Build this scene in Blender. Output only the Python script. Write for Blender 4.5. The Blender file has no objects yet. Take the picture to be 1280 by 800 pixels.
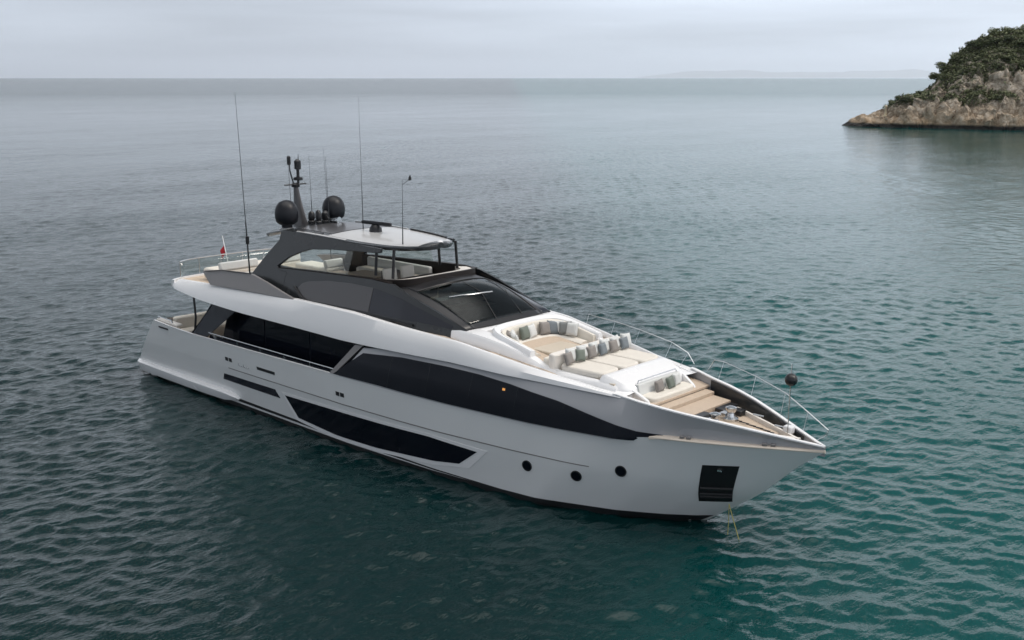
import bpy, math, random
import numpy as np
from mathutils import Vector, noise as mnoise

random.seed(7)
R = math.radians
scene = bpy.context.scene
col = scene.collection

# ------------------------------------------------------------------ camera
CAM = np.array([42.45, -25.06, 12.3])
YAW, PITCH = R(133.3), math.atan2(303, 1366)
FW = np.array([math.cos(YAW), math.sin(YAW)])
RT = np.array([math.sin(YAW), -math.cos(YAW)])
cam_d = bpy.data.cameras.new('camera')
cam = bpy.data.objects.new('camera', cam_d)
col.objects.link(cam)
cam.location = CAM.tolist()
cam.rotation_euler = (math.pi / 2 - PITCH, 0, YAW - math.pi / 2)
cam_d.sensor_width = 36.0
cam_d.lens = 36.0 * 1366 / 1280
cam_d.clip_start = 0.5
cam_d.clip_end = 200000
scene.camera = cam

# ------------------------------------------------------------------ sky, sun, exposure
SUN_EL, SUN_AZ = R(50), R(35)          # azimuth measured from +X towards +Y
w = bpy.data.worlds.new('World')
scene.world = w
w.use_nodes = True
nt = w.node_tree
nt.nodes.clear()


def nd(tree, kind, **kw):
    n = tree.nodes.new(kind)
    for k, v in kw.items():
        setattr(n, k, v)
    return n


out = nd(nt, 'ShaderNodeOutputWorld')
bg = nd(nt, 'ShaderNodeBackground')
bg.inputs['Strength'].default_value = 0.1
sky = nd(nt, 'ShaderNodeTexSky', sky_type='NISHITA', sun_disc=False)
sky.sun_elevation = SUN_EL
sky.sun_rotation = math.pi / 2 - SUN_AZ
sky.air_density = 1.0
sky.dust_density = 2.0
# overcast: a cloud layer with an added dark belt and overbright zenith above the view, with soft banks in it
tc = nd(nt, 'ShaderNodeTexCoord')
sep = nd(nt, 'ShaderNodeSeparateXYZ')
nt.links.new(tc.outputs['Generated'], sep.inputs[0])
ramp = nd(nt, 'ShaderNodeValToRGB')
cr = ramp.color_ramp
cr.elements[0].position = 0.0
cr.elements[0].color = (0.62, 0.69, 0.79, 1)
cr.elements[1].position = 1.0
cr.elements[1].color = (2.4, 2.35, 2.28, 1)
for p, c_ in ((0.06, (0.60, 0.665, 0.77, 1)), (0.30, (0.78, 0.80, 0.84, 1)), (0.43, (0.22, 0.25, 0.275, 1)), (0.74, (0.13, 0.15, 0.165, 1)), (0.86, (1.1, 1.08, 1.06, 1))):  # belt darkens water reflections, zenith cap lights the decks; both out of view
    e = cr.elements.new(p)
    e.color = c_
nt.links.new(sep.outputs['Z'], ramp.inputs['Fac'])
mp = nd(nt, 'ShaderNodeMapping')
mp.inputs['Scale'].default_value = (2.6, 2.6, 34.0)
nt.links.new(tc.outputs['Generated'], mp.inputs['Vector'])
cn = nd(nt, 'ShaderNodeTexNoise')
cn.inputs['Scale'].default_value = 1.0
cn.inputs['Detail'].default_value = 5.0
cn.inputs['Roughness'].default_value = 0.45
nt.links.new(mp.outputs['Vector'], cn.inputs['Vector'])
cmap = nd(nt, 'ShaderNodeMapRange')
cmap.inputs['From Min'].default_value = 0.3
cmap.inputs['From Max'].default_value = 0.7
cmap.inputs['To Min'].default_value = 9.6
cmap.inputs['To Max'].default_value = 15.2
nt.links.new(cn.outputs['Fac'], cmap.inputs['Value'])
vm = nd(nt, 'ShaderNodeVectorMath', operation='SCALE')
nt.links.new(ramp.outputs['Color'], vm.inputs[0])
# the cloud is thinner, so brighter, on the sun's side
dotn = nd(nt, 'ShaderNodeVectorMath', operation='DOT_PRODUCT')
dotn.inputs[1].default_value = (0.80, 0.60, 0.0)
nt.links.new(tc.outputs['Generated'], dotn.inputs[0])
side = nd(nt, 'ShaderNodeMapRange')
side.inputs['From Min'].default_value = -0.35
side.inputs['From Max'].default_value = 0.35
side.inputs['To Min'].default_value = 0.80
side.inputs['To Max'].default_value = 1.14
nt.links.new(dotn.outputs['Value'], side.inputs['Value'])
mul = nd(nt, 'ShaderNodeMath', operation='MULTIPLY')
nt.links.new(cmap.outputs['Result'], mul.inputs[0])
nt.links.new(side.outputs['Result'], mul.inputs[1])
nt.links.new(mul.outputs[0], vm.inputs['Scale'])
mixw = nd(nt, 'ShaderNodeMix', data_type='RGBA')
mixw.inputs['Factor'].default_value = 0.88
nt.links.new(sky.outputs['Color'], mixw.inputs['A'])
nt.links.new(vm.outputs['Vector'], mixw.inputs['B'])
nt.links.new(mixw.outputs['Result'], bg.inputs['Color'])
nt.links.new(bg.outputs['Background'], out.inputs['Surface'])

sun_d = bpy.data.lights.new('sun', 'SUN')
sun_d.energy = 1.5
sun_d.angle = R(20)
sun_d.color = (1.0, 0.93, 0.85)
sun = bpy.data.objects.new('sun', sun_d)
col.objects.link(sun)
sun.location = (0, 0, 60)
sdir = Vector((math.cos(SUN_EL) * math.cos(SUN_AZ), math.cos(SUN_EL) * math.sin(SUN_AZ), math.sin(SUN_EL)))
sun.rotation_euler = sdir.to_track_quat('Z', 'Y').to_euler()

vs = scene.view_settings
vs.view_transform = 'Standard'
vs.look = 'None'
vs.gamma = 1.0
vs.use_curve_mapping = False
vs.exposure = 0.16
scene.cycles.max_bounces = 8
scene.cycles.volume_bounces = 3

# ------------------------------------------------------------------ materials


def new_mat(name):
    m = bpy.data.materials.new(name)
    m.use_nodes = True
    return m, m.node_tree, m.node_tree.nodes['Principled BSDF']


def paint(name, rgb, rough=0.35, metal=0.0, coat=0.0, var=0.06, scale=3.0, bump=0.0, spec=0.5):
    """painted or moulded surface with faint uneven tone, uneven gloss"""
    m, t, b = new_mat(name)
    tc = nd(t, 'ShaderNodeTexCoord')
    n = nd(t, 'ShaderNodeTexNoise')
    n.inputs['Scale'].default_value = scale
    n.inputs['Detail'].default_value = 6
    t.links.new(tc.outputs['Object'], n.inputs['Vector'])
    mx = nd(t, 'ShaderNodeMix', data_type='RGBA')
    mx.inputs['A'].default_value = (*[c * (1 - var) for c in rgb], 1)
    mx.inputs['B'].default_value = (*[min(1, c * (1 + var)) for c in rgb], 1)
    t.links.new(n.outputs['Fac'], mx.inputs['Factor'])
    t.links.new(mx.outputs['Result'], b.inputs['Base Color'])
    mr = nd(t, 'ShaderNodeMapRange')
    mr.inputs['To Min'].default_value = rough * 0.8
    mr.inputs['To Max'].default_value = min(1, rough * 1.25)
    t.links.new(n.outputs['Fac'], mr.inputs['Value'])
    t.links.new(mr.outputs['Result'], b.inputs['Roughness'])
    b.inputs['Metallic'].default_value = metal
    b.inputs['Coat Weight'].default_value = coat
    b.inputs['Specular IOR Level'].default_value = spec
    if bump:
        bn = nd(t, 'ShaderNodeTexNoise')
        bn.inputs['Scale'].default_value = scale * 12
        t.links.new(tc.outputs['Object'], bn.inputs['Vector'])
        bp = nd(t, 'ShaderNodeBump')
        bp.inputs['Strength'].default_value = bump
        bp.inputs['Distance'].default_value = 0.02
        t.links.new(bn.outputs['Fac'], bp.inputs['Height'])
        t.links.new(bp.outputs['Normal'], b.inputs['Normal'])
    return m


M = {}
M['white'] = paint('white_gelcoat', (0.80, 0.80, 0.81), 0.25, coat=0.4, var=0.03, scale=0.6)
M['hull'] = paint('hull_paint', (0.71, 0.72, 0.725), 0.22, coat=0.5, var=0.04, scale=0.5)
M['cream'] = paint('cream_moulding', (0.76, 0.72, 0.67), 0.45, var=0.04)
M['seat'] = paint('seat_vinyl', (0.70, 0.66, 0.59), 0.6, var=0.05, scale=5, bump=0.15)
M['pad'] = paint('sun_pad_fabric', (0.68, 0.64, 0.58), 0.8, var=0.07, scale=5, bump=0.2)
M['tan'] = paint('tan_table_top', (0.56, 0.49, 0.40), 0.5, var=0.06)
M['ledge'] = paint('varnished_ledge', (0.66, 0.58, 0.50), 0.4, var=0.12)
M['grey'] = paint('graphite_paint', (0.030, 0.033, 0.036), 0.26, coat=0.15, spec=0.3, var=0.02, scale=0.5)
M['wing'] = paint('taupe_metallic_paint', (0.20, 0.19, 0.19), 0.38, coat=0.2, var=0.05)
M['panel'] = paint('dark_taupe_panel', (0.055, 0.052, 0.055), 0.3, coat=0.2, var=0.05)
M['silver'] = paint('silver_grey_paint', (0.36, 0.365, 0.385), 0.3, coat=0.3, var=0.03, scale=0.6)
M['lgrey'] = paint('light_grey_panel', (0.46, 0.46, 0.46), 0.3, coat=0.3, var=0.05)
M['black'] = paint('black_paint', (0.012, 0.012, 0.014), 0.35, var=0.1)
M['dome'] = paint('black_dome_plastic', (0.009, 0.010, 0.014), 0.42, var=0.1, spec=0.35)
M['brown'] = paint('dark_brown_visor', (0.016, 0.012, 0.011), 0.5, var=0.1, spec=0.25)
M['steel'] = paint('polished_steel', (0.62, 0.63, 0.64), 0.22, metal=1.0, var=0.05)
M['glass'] = paint('black_glass', (0.006, 0.008, 0.013), 0.04, var=0.2, scale=0.8, spec=0.14)
M['glass2'] = paint('smoked_glass', (0.016, 0.018, 0.026), 0.08, var=0.15, scale=1.0, spec=0.35)
M['antifoul'] = paint('black_antifouling', (0.01, 0.011, 0.013), 0.6, var=0.2)
M['greyfab'] = paint('grey_cushion_fabric', (0.21, 0.22, 0.22), 0.9, var=0.12, scale=9, bump=0.3)
M['bluefab'] = paint('blue_grey_cushion_fabric', (0.18, 0.205, 0.225), 0.9, var=0.12, scale=9, bump=0.3)
M['greenfab'] = paint('sage_cushion_fabric', (0.155, 0.18, 0.155), 0.9, var=0.12, scale=9, bump=0.3)
M['whitefab'] = paint('white_cushion_fabric', (0.62, 0.63, 0.62), 0.9, var=0.06, scale=9, bump=0.3)
M['brownfab'] = paint('taupe_cushion_fabric', (0.25, 0.23, 0.215), 0.9, var=0.12, scale=9, bump=0.3)
M['red'] = paint('red_cloth', (0.45, 0.02, 0.03), 0.8)
M['rope'] = paint('pale_yellow_rope', (0.45, 0.40, 0.14), 0.9, var=0.2, scale=14)
M['stone'] = paint('pale_painted_stone', (0.72, 0.60, 0.42), 0.8, var=0.15)


def teak_mat():
    m, t, b = new_mat('teak_planking')
    tc = nd(t, 'ShaderNodeTexCoord')
    wv = nd(t, 'ShaderNodeTexWave', wave_type='BANDS', bands_direction='Y', wave_profile='SIN')
    wv.inputs['Scale'].default_value = 5.2
    wv.inputs['Distortion'].default_value = 0.0
    t.links.new(tc.outputs['Object'], wv.inputs['Vector'])
    r = nd(t, 'ShaderNodeValToRGB')
    r.color_ramp.elements[0].position = 0.0
    r.color_ramp.elements[0].color = (0, 0, 0, 1)
    r.color_ramp.elements[1].position = 0.10
    r.color_ramp.elements[1].color = (1, 1, 1, 1)
    t.links.new(wv.outputs['Fac'], r.inputs['Fac'])
    mpg = nd(t, 'ShaderNodeMapping')
    mpg.inputs['Scale'].default_value = (1.5, 22, 8)
    t.links.new(tc.outputs['Object'], mpg.inputs['Vector'])
    n = nd(t, 'ShaderNodeTexNoise')
    n.inputs['Scale'].default_value = 1.2
    n.inputs['Detail'].default_value = 8
    t.links.new(mpg.outputs['Vector'], n.inputs['Vector'])
    mx = nd(t, 'ShaderNodeMix', data_type='RGBA')
    mx.inputs['A'].default_value = (0.48, 0.375, 0.285, 1)
    mx.inputs['B'].default_value = (0.66, 0.545, 0.43, 1)
    t.links.new(n.outputs['Fac'], mx.inputs['Factor'])
    mx2 = nd(t, 'ShaderNodeMix', data_type='RGBA')
    mx2.inputs['A'].default_value = (0.05, 0.04, 0.035, 1)
    t.links.new(r.outputs['Color'], mx2.inputs['Factor'])
    t.links.new(mx.outputs['Result'], mx2.inputs['B'])
    t.links.new(mx2.outputs['Result'], b.inputs['Base Color'])
    b.inputs['Roughness'].default_value = 0.7
    return m


M['teak'] = teak_mat()


def tinted_glass(name, tint, share):
    """clear glazing: part looks through with a tint, the rest mirrors by the Fresnel of glass"""
    m = bpy.data.materials.new(name)
    m.use_nodes = True
    t = m.node_tree
    t.nodes.clear()
    o = nd(t, 'ShaderNodeOutputMaterial')
    tr = nd(t, 'ShaderNodeBsdfTransparent')
    tr.inputs['Color'].default_value = (*tint, 1)
    gl = nd(t, 'ShaderNodeBsdfGlossy')
    gl.inputs['Roughness'].default_value = 0.03
    lw = nd(t, 'ShaderNodeLayerWeight')
    pw = nd(t, 'ShaderNodeMath', operation='POWER')
    pw.inputs[1].default_value = 4.0
    t.links.new(lw.outputs['Facing'], pw.inputs[0])
    fr = nd(t, 'ShaderNodeMath', operation='MULTIPLY_ADD')
    fr.inputs[1].default_value = share
    fr.inputs[2].default_value = 0.04
    t.links.new(pw.outputs[0], fr.inputs[0])
    mx = nd(t, 'ShaderNodeMixShader')
    t.links.new(fr.outputs[0], mx.inputs[0])
    t.links.new(tr.outputs[0], mx.inputs[1])
    t.links.new(gl.outputs[0], mx.inputs[2])
    t.links.new(mx.outputs[0], o.inputs['Surface'])
    return m


M['windshield'] = tinted_glass('tinted_windshield_glass', (0.40, 0.46, 0.46), 0.5)
M['clear'] = tinted_glass('clear_balustrade_glass', (0.93, 0.96, 0.94), 0.4)

lamp, lt, lb = new_mat('amber_cabin_lamp')
lb.inputs['Base Color'].default_value = (0.6, 0.3, 0.08, 1)
lb.inputs['Emission Color'].default_value = (1.0, 0.42, 0.10, 1)
lb.inputs['Emission Strength'].default_value = 0.45
M['lamp'] = lamp


def water_mat():
    m, t, b = new_mat('sea_water')
    geo = nd(t, 'ShaderNodeNewGeometry')
    # body colour of the sea: teal, darker towards camera left, broken by large noise
    n0 = nd(t, 'ShaderNodeTexNoise')
    n0.inputs['Scale'].default_value = 0.09
    n0.inputs['Detail'].default_value = 4
    t.links.new(geo.outputs['Position'], n0.inputs['Vector'])
    dt_ = nd(t, 'ShaderNodeVectorMath', operation='DOT_PRODUCT')
    dt_.inputs[1].default_value = (RT[0], RT[1], 0)
    t.links.new(geo.outputs['Position'], dt_.inputs[0])
    ad0 = nd(t, 'ShaderNodeMath', operation='MULTIPLY_ADD')
    ad0.inputs[1].default_value = 9.0
    t.links.new(n0.outputs['Fac'], ad0.inputs[0])
    t.links.new(dt_.outputs['Value'], ad0.inputs[2])
    sh = nd(t, 'ShaderNodeMapRange', interpolation_type='SMOOTHSTEP')
    s_cam = float(CAM[0] * RT[0] + CAM[1] * RT[1])
    sh.inputs['From Min'].default_value = s_cam + 4.5 - 1
    sh.inputs['From Max'].default_value = s_cam + 4.5 + 14
    t.links.new(ad0.outputs[0], sh.inputs['Value'])
    mx = nd(t, 'ShaderNodeMix', data_type='RGBA')
    mx.inputs['A'].default_value = (0.0003, 0.0150, 0.0158, 1)
    mx.inputs['B'].default_value = (0.0012, 0.062, 0.061, 1)
    t.links.new(sh.outputs['Result'], mx.inputs['Factor'])
    t.links.new(mx.outputs['Result'], b.inputs['Base Color'])
    b.inputs['IOR'].default_value = 1.333
    b.inputs['Specular IOR Level'].default_value = 0.48
    b.inputs['Roughness'].default_value = 0.09
    # ripples smaller than the modelled waves
    mp1 = nd(t, 'ShaderNodeMapping')
    mp1.inputs['Rotation'].default_value = (0, 0, -R(133))
    mp1.inputs['Scale'].default_value = (1.0, 0.45, 1.0)
    t.links.new(geo.outputs['Position'], mp1.inputs['Vector'])
    n1 = nd(t, 'ShaderNodeTexNoise')
    n1.inputs['Scale'].default_value = 3.4
    n1.inputs['Detail'].default_value = 4
    n1.inputs['Roughness'].default_value = 0.6
    t.links.new(mp1.outputs['Vector'], n1.inputs['Vector'])
    bp = nd(t, 'ShaderNodeBump')
    bp.inputs['Strength'].default_value = 0.8
    bp.inputs['Distance'].default_value = 0.10
    t.links.new(n1.outputs['Fac'], bp.inputs['Height'])
    # long swell-like streaks that read at distance
    n2 = nd(t, 'ShaderNodeTexNoise')
    n2.inputs['Scale'].default_value = 0.22
    n2.inputs['Detail'].default_value = 3
    t.links.new(mp1.outputs['Vector'], n2.inputs['Vector'])
    bp2 = nd(t, 'ShaderNodeBump')
    bp2.inputs['Strength'].default_value = 0.5
    bp2.inputs['Distance'].default_value = 0.35
    t.links.new(n2.outputs['Fac'], bp2.inputs['Height'])
    t.links.new(bp.outputs['Normal'], bp2.inputs['Normal'])
    t.links.new(bp2.outputs['Normal'], b.inputs['Normal'])
    ln = nd(t, 'ShaderNodeVectorMath', operation='LENGTH')
    t.links.new(geo.outputs['Position'], ln.inputs[0])
    n3 = nd(t, 'ShaderNodeTexNoise')
    n3.inputs['Scale'].default_value = 0.012
    n3.inputs['Detail'].default_value = 3
    t.links.new(mp1.outputs['Vector'], n3.inputs['Vector'])
    wob = nd(t, 'ShaderNodeMath', operation='MULTIPLY_ADD')
    wob.inputs[1].default_value = 160.0
    t.links.new(n3.outputs['Fac'], wob.inputs[0])
    t.links.new(ln.outputs['Value'], wob.inputs[2])
    far = nd(t, 'ShaderNodeMapRange')
    far.inputs['From Min'].default_value = 420
    far.inputs['From Max'].default_value = 900
    far.inputs['To Min'].default_value = 0.0
    far.inputs['To Max'].default_value = 1.0
    t.links.new(wob.outputs[0], far.inputs['Value'])
    calm = nd(t, 'ShaderNodeMapRange')
    calm.inputs['From Min'].default_value = 60
    calm.inputs['From Max'].default_value = 230
    calm.inputs['To Min'].default_value = 0.95
    calm.inputs['To Max'].default_value = 0.58
    t.links.new(wob.outputs[0], calm.inputs['Value'])
    n4 = nd(t, 'ShaderNodeTexNoise')
    n4.inputs['Scale'].default_value = 0.055
    n4.inputs['Detail'].default_value = 4
    t.links.new(mp1.outputs['Vector'], n4.inputs['Vector'])
    gu = nd(t, 'ShaderNodeMapRange')
    gu.inputs['From Min'].default_value = 0.35
    gu.inputs['From Max'].default_value = 0.65
    gu.inputs['To Min'].default_value = 0.55
    gu.inputs['To Max'].default_value = 1.15
    t.links.new(n4.outputs['Fac'], gu.inputs['Value'])
    cg = nd(t, 'ShaderNodeMath', operation='MULTIPLY')
    t.links.new(calm.outputs['Result'], cg.inputs[0])
    t.links.new(gu.outputs['Result'], cg.inputs[1])
    st = nd(t, 'ShaderNodeMath', operation='MULTIPLY_ADD')
    st.inputs[1].default_value = 0.35
    t.links.new(far.outputs['Result'], st.inputs[0])
    t.links.new(cg.outputs[0], st.inputs[2])
    ro = nd(t, 'ShaderNodeMapRange')
    ro.inputs['To Min'].default_value = 0.07
    ro.inputs['To Max'].default_value = 0.20
    t.links.new(far.outputs['Result'], ro.inputs['Value'])
    t.links.new(ro.outputs['Result'], b.inputs['Roughness'])
    t.links.new(st.outputs[0], bp.inputs['Strength'])
    t.links.new(st.outputs[0], bp2.inputs['Strength'])
    return m


M['water'] = water_mat()


def rock_mat():
    m, t, b = new_mat('limestone_and_soil')
    geo = nd(t, 'ShaderNodeNewGeometry')
    sp = nd(t, 'ShaderNodeSeparateXYZ')
    t.links.new(geo.outputs['Position'], sp.inputs[0])
    n = nd(t, 'ShaderNodeTexNoise')
    n.inputs['Scale'].default_value = 0.9
    n.inputs['Detail'].default_value = 10
    n.inputs['Roughness'].default_value = 0.65
    t.links.new(geo.outputs['Position'], n.inputs['Vector'])
    r = nd(t, 'ShaderNodeValToRGB')
    cr = r.color_ramp
    cr.elements[0].position = 0.25
    cr.elements[0].color = (0.035, 0.03, 0.026, 1)
    cr.elements[1].position = 0.60
    cr.elements[1].color = (0.52, 0.455, 0.38, 1)
    e = cr.elements.new(0.42)
    e.color = (0.28, 0.23, 0.175, 1)
    wp_ = nd(t, 'ShaderNodeMapping')
    wp_.inputs['Scale'].default_value = (1, 1, 1.5)
    t.links.new(geo.outputs['Position'], wp_.inputs['Vector'])
    vo = nd(t, 'ShaderNodeTexVoronoi', feature='DISTANCE_TO_EDGE')
    vo.inputs['Scale'].default_value = 0.24
    wn = nd(t, 'ShaderNodeTexNoise')
    wn.inputs['Scale'].default_value = 0.8
    wn.inputs['Detail'].default_value = 4
    t.links.new(geo.outputs['Position'], wn.inputs['Vector'])
    wa = nd(t, 'ShaderNodeVectorMath', operation='MULTIPLY_ADD')
    wa.inputs[1].default_value = (5.0, 5.0, 5.0)
    t.links.new(wn.outputs['Color'], wa.inputs[0])
    t.links.new(wp_.outputs['Vector'], wa.inputs[2])
    t.links.new(wa.outputs['Vector'], vo.inputs['Vector'])
    ck = nd(t, 'ShaderNodeMapRange')
    ck.inputs['From Max'].default_value = 0.22
    ck.inputs['To Min'].default_value = 0.80
    t.links.new(vo.outputs['Distance'], ck.inputs['Value'])
    cm = nd(t, 'ShaderNodeMath', operation='MULTIPLY')
    t.links.new(n.outputs['Fac'], cm.inputs[0])
    t.links.new(ck.outputs['Result'], cm.inputs[1])
    t.links.new(cm.outputs[0], r.inputs['Fac'])
    # ochre weathering low on the rocks
    n2 = nd(t, 'ShaderNodeTexNoise')
    n2.inputs['Scale'].default_value = 0.16
    n2.inputs['Detail'].default_value = 4
    t.links.new(geo.outputs['Position'], n2.inputs['Vector'])
    lo = nd(t, 'ShaderNodeMapRange')
    lo.inputs['From Min'].default_value = 6.5
    lo.inputs['From Max'].default_value = 0.5
    t.links.new(sp.outputs['Z'], lo.inputs['Value'])
    oc = nd(t, 'ShaderNodeMath', operation='MULTIPLY')
    t.links.new(lo.outputs['Result'], oc.inputs[0])
    t.links.new(n2.outputs['Fac'], oc.inputs[1])
    mo = nd(t, 'ShaderNodeMix', data_type='RGBA', blend_type='MIX')
    mo.inputs['B'].default_value = (0.38, 0.25, 0.13, 1)
    t.links.new(oc.outputs[0], mo.inputs['Factor'])
    t.links.new(r.outputs['Color'], mo.inputs['A'])
    # soil and low scrub where it is flat enough
    sn = nd(t, 'ShaderNodeSeparateXYZ')
    t.links.new(geo.outputs['Normal'], sn.inputs[0])
    fl = nd(t, 'ShaderNodeMapRange')
    fl.inputs['From Min'].default_value = 0.62
    fl.inputs['From Max'].default_value = 0.86
    t.links.new(sn.outputs['Z'], fl.inputs['Value'])
    hi = nd(t, 'ShaderNodeMapRange')
    hi.inputs['From Min'].default_value = 4.0
    hi.inputs['From Max'].default_value = 9.0
    t.links.new(sp.outputs['Z'], hi.inputs['Value'])
    gm = nd(t, 'ShaderNodeMath', operation='MULTIPLY')
    t.links.new(fl.outputs['Result'], gm.inputs[0])
    t.links.new(hi.outputs['Result'], gm.inputs[1])
    mg = nd(t, 'ShaderNodeMix', data_type='RGBA')
    mg.inputs['B'].default_value = (0.045, 0.055, 0.026, 1)
    t.links.new(gm.outputs[0], mg.inputs['Factor'])
    t.links.new(mo.outputs['Result'], mg.inputs['A'])
    # wet, algae-dark band at the waterline
    wet = nd(t, 'ShaderNodeMapRange')
    wet.inputs['From Min'].default_value = 0.9
    wet.inputs['From Max'].default_value = 0.35
    ad = nd(t, 'ShaderNodeMath', operation='ADD')
    ml = nd(t, 'ShaderNodeMath', operation='MULTIPLY')
    ml.inputs[1].default_value = -0.8
    t.links.new(n.outputs['Fac'], ml.inputs[0])
    t.links.new(sp.outputs['Z'], ad.inputs[0])
    t.links.new(ml.outputs[0], ad.inputs[1])
    t.links.new(ad.outputs[0], wet.inputs['Value'])
    mw = nd(t, 'ShaderNodeMix', data_type='RGBA')
    mw.inputs['B'].default_value = (0.012, 0.011, 0.010, 1)
    t.links.new(wet.outputs['Result'], mw.inputs['Factor'])
    t.links.new(mg.outputs['Result'], mw.inputs['A'])
    t.links.new(mw.outputs['Result'], b.inputs['Base Color'])
    b.inputs['Roughness'].default_value = 0.9
    bp = nd(t, 'ShaderNodeBump')
    bp.inputs['Strength'].default_value = 1.0
    bp.inputs['Distance'].default_value = 0.5
    t.links.new(cm.outputs[0], bp.inputs['Height'])
    t.links.new(bp.outputs['Normal'], b.inputs['Normal'])
    return m


M['rock'] = rock_mat()


def leaf_mat(name, a, b_):
    m, t, b = new_mat(name)
    oi = nd(t, 'ShaderNodeObjectInfo')
    geo = nd(t, 'ShaderNodeNewGeometry')
    n = nd(t, 'ShaderNodeTexNoise')
    n.inputs['Scale'].default_value = 0.7
    n.inputs['Detail'].default_value = 4
    t.links.new(geo.outputs['Position'], n.inputs['Vector'])
    ad = nd(t, 'ShaderNodeMath', operation='ADD')
    t.links.new(n.outputs['Fac'], ad.inputs[0])
    ms = nd(t, 'ShaderNodeMath', operation='MULTIPLY_ADD')
    ms.inputs[1].default_value = 0.6
    ms.inputs[2].default_value = -0.3
    t.links.new(oi.outputs['Random'], ms.inputs[0])
    t.links.new(ms.outputs[0], ad.inputs[1])
    mx = nd(t, 'ShaderNodeMix', data_type='RGBA')
    mx.inputs['A'].default_value = (*a, 1)
    mx.inputs['B'].default_value = (*b_, 1)
    t.links.new(ad.outputs[0], mx.inputs['Factor'])
    t.links.new(mx.outputs['Result'], b.inputs['Base Color'])
    b.inputs['Roughness'].default_value = 0.75
    return m


M['leaf'] = leaf_mat('shrub_leaves', (0.034, 0.048, 0.022), (0.18, 0.20, 0.095))
M['wood'] = paint('grey_bark', (0.10, 0.08, 0.06), 0.9, var=0.2)
M['hills'] = paint('distant_hillside', (0.24, 0.25, 0.24), 0.9, var=0.3, scale=0.001)

# ------------------------------------------------------------------ mesh helpers


def link(name, verts, faces, mat, parent=None, smooth=40, bevel=0.0, solid=0.0):
    me = bpy.data.meshes.new(name)
    me.from_pydata([tuple(map(float, v)) for v in verts], [], [tuple(f) for f in faces])
    me.validate()
    import bmesh
    bm = bmesh.new()
    bm.from_mesh(me)
    bmesh.ops.remove_doubles(bm, verts=bm.verts, dist=1e-5)
    bmesh.ops.recalc_face_normals(bm, faces=bm.faces)
    bm.to_mesh(me)
    bm.free()
    me.materials.append(M[mat])
    if smooth:
        for p in me.polygons:
            p.use_smooth = True
        me.set_sharp_from_angle(angle=R(smooth))
    o = bpy.data.objects.new(name, me)
    col.objects.link(o)
    if parent:
        o.parent = parent
    if solid:
        s = o.modifiers.new('thickness', 'SOLIDIFY')
        s.thickness = solid
        s.offset = -1
    if bevel:
        b = o.modifiers.new('edge', 'BEVEL')
        b.width = bevel
        b.segments = 2
        b.limit_method = 'ANGLE'
        b.angle_limit = R(40)
    return o


class MB:
    def __init__(s):
        s.v, s.f = [], []

    def add(s, v, f):
        n = len(s.v)
        s.v += [tuple(p) for p in v]
        s.f += [tuple(i + n for i in q) for q in f]
        return s

    def loft(s, secs, closed=True, caps=True):
        n = len(secs[0])
        v = [p for q in secs for p in q]
        f = []
        for i in range(len(secs) - 1):
            for j in range(n if closed else n - 1):
                k = (j + 1) % n
                f.append((i * n + j, i * n + k, (i + 1) * n + k, (i + 1) * n + j))
        if closed and caps:
            f.append(tuple(range(n)))
            f.append(tuple((len(secs) - 1) * n + j for j in range(n))[::-1])
        return s.add(v, f)

    def box(s, c, d, rz=0.0, ry=0.0):
        cx, cy, cz = c
        a, b, h = d[0] / 2, d[1] / 2, d[2] / 2
        v = []
        for x in (-a, a):
            for y in (-b, b):
                for z in (-h, h):
                    X = x * math.cos(ry) + z * math.sin(ry)
                    Z = -x * math.sin(ry) + z * math.cos(ry)
                    v.append((cx + X * math.cos(rz) - y * math.sin(rz), cy + X * math.sin(rz) + y * math.cos(rz), cz + Z))
        return s.add(v, [(0, 1, 3, 2), (4, 6, 7, 5), (0, 4, 5, 1), (2, 3, 7, 6), (0, 2, 6, 4), (1, 5, 7, 3)])

    def tube(s, pts, r, n=8):
        pts = [Vector(p) for p in pts]
        rs = r if isinstance(r, (list, tuple)) else [r] * len(pts)
        secs = []
        for i, p in enumerate(pts):
            d = (pts[min(i + 1, len(pts) - 1)] - pts[max(i - 1, 0)]).normalized()
            up = Vector((0, 0, 1)) if abs(d.z) < 0.9 else Vector((1, 0, 0))
            a = d.cross(up).normalized()
            b = d.cross(a).normalized()
            secs.append([p + (a * math.cos(2 * math.pi * k / n) + b * math.sin(2 * math.pi * k / n)) * rs[i] for k in range(n)])
        return s.loft(secs)

    def lathe(s, c, prof, n=24):
        secs = []
        for r, z in prof:
            secs.append([(c[0] + r * math.cos(2 * math.pi * k / n), c[1] + r * math.sin(2 * math.pi * k / n), c[2] + z) for k in range(n)])
        return s.loft(secs)

    def prism(s, poly, depth):
        """poly: list of 3-D points (planar-ish outline), depth: 3-D extrusion vector"""
        n = len(poly)
        v = list(poly) + [tuple(np.add(p, depth)) for p in poly]
        f = [tuple(range(n))[::-1], tuple(range(n, 2 * n))]
        f += [(i, (i + 1) % n, n + (i + 1) % n, n + i) for i in range(n)]
        return s.add(v, f)

    def mirror(s):
        m = MB()
        m.v = [(x, -y, z) for x, y, z in s.v]
        m.f = [q[::-1] for q in s.f]
        return m

    def build(s, name, mat, parent=None, **kw):
        return link(name, s.v, s.f, mat, parent, **kw)

    def both(s, name, mat, parent=None, **kw):
        return s.build(name, mat, parent, **kw), s.mirror().build(name, mat, parent, **kw)


def tag(o, label, cat, group=None, kind=None):
    if label:
        o['label'] = label
    if cat:
        o['category'] = cat
    if group:
        o['group'] = group
    if kind:
        o['kind'] = kind
    return o


def empty(name, loc):
    o = bpy.data.objects.new(name, None)
    col.objects.link(o)
    o.location = loc
    o.empty_display_size = 0.3
    return o


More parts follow.
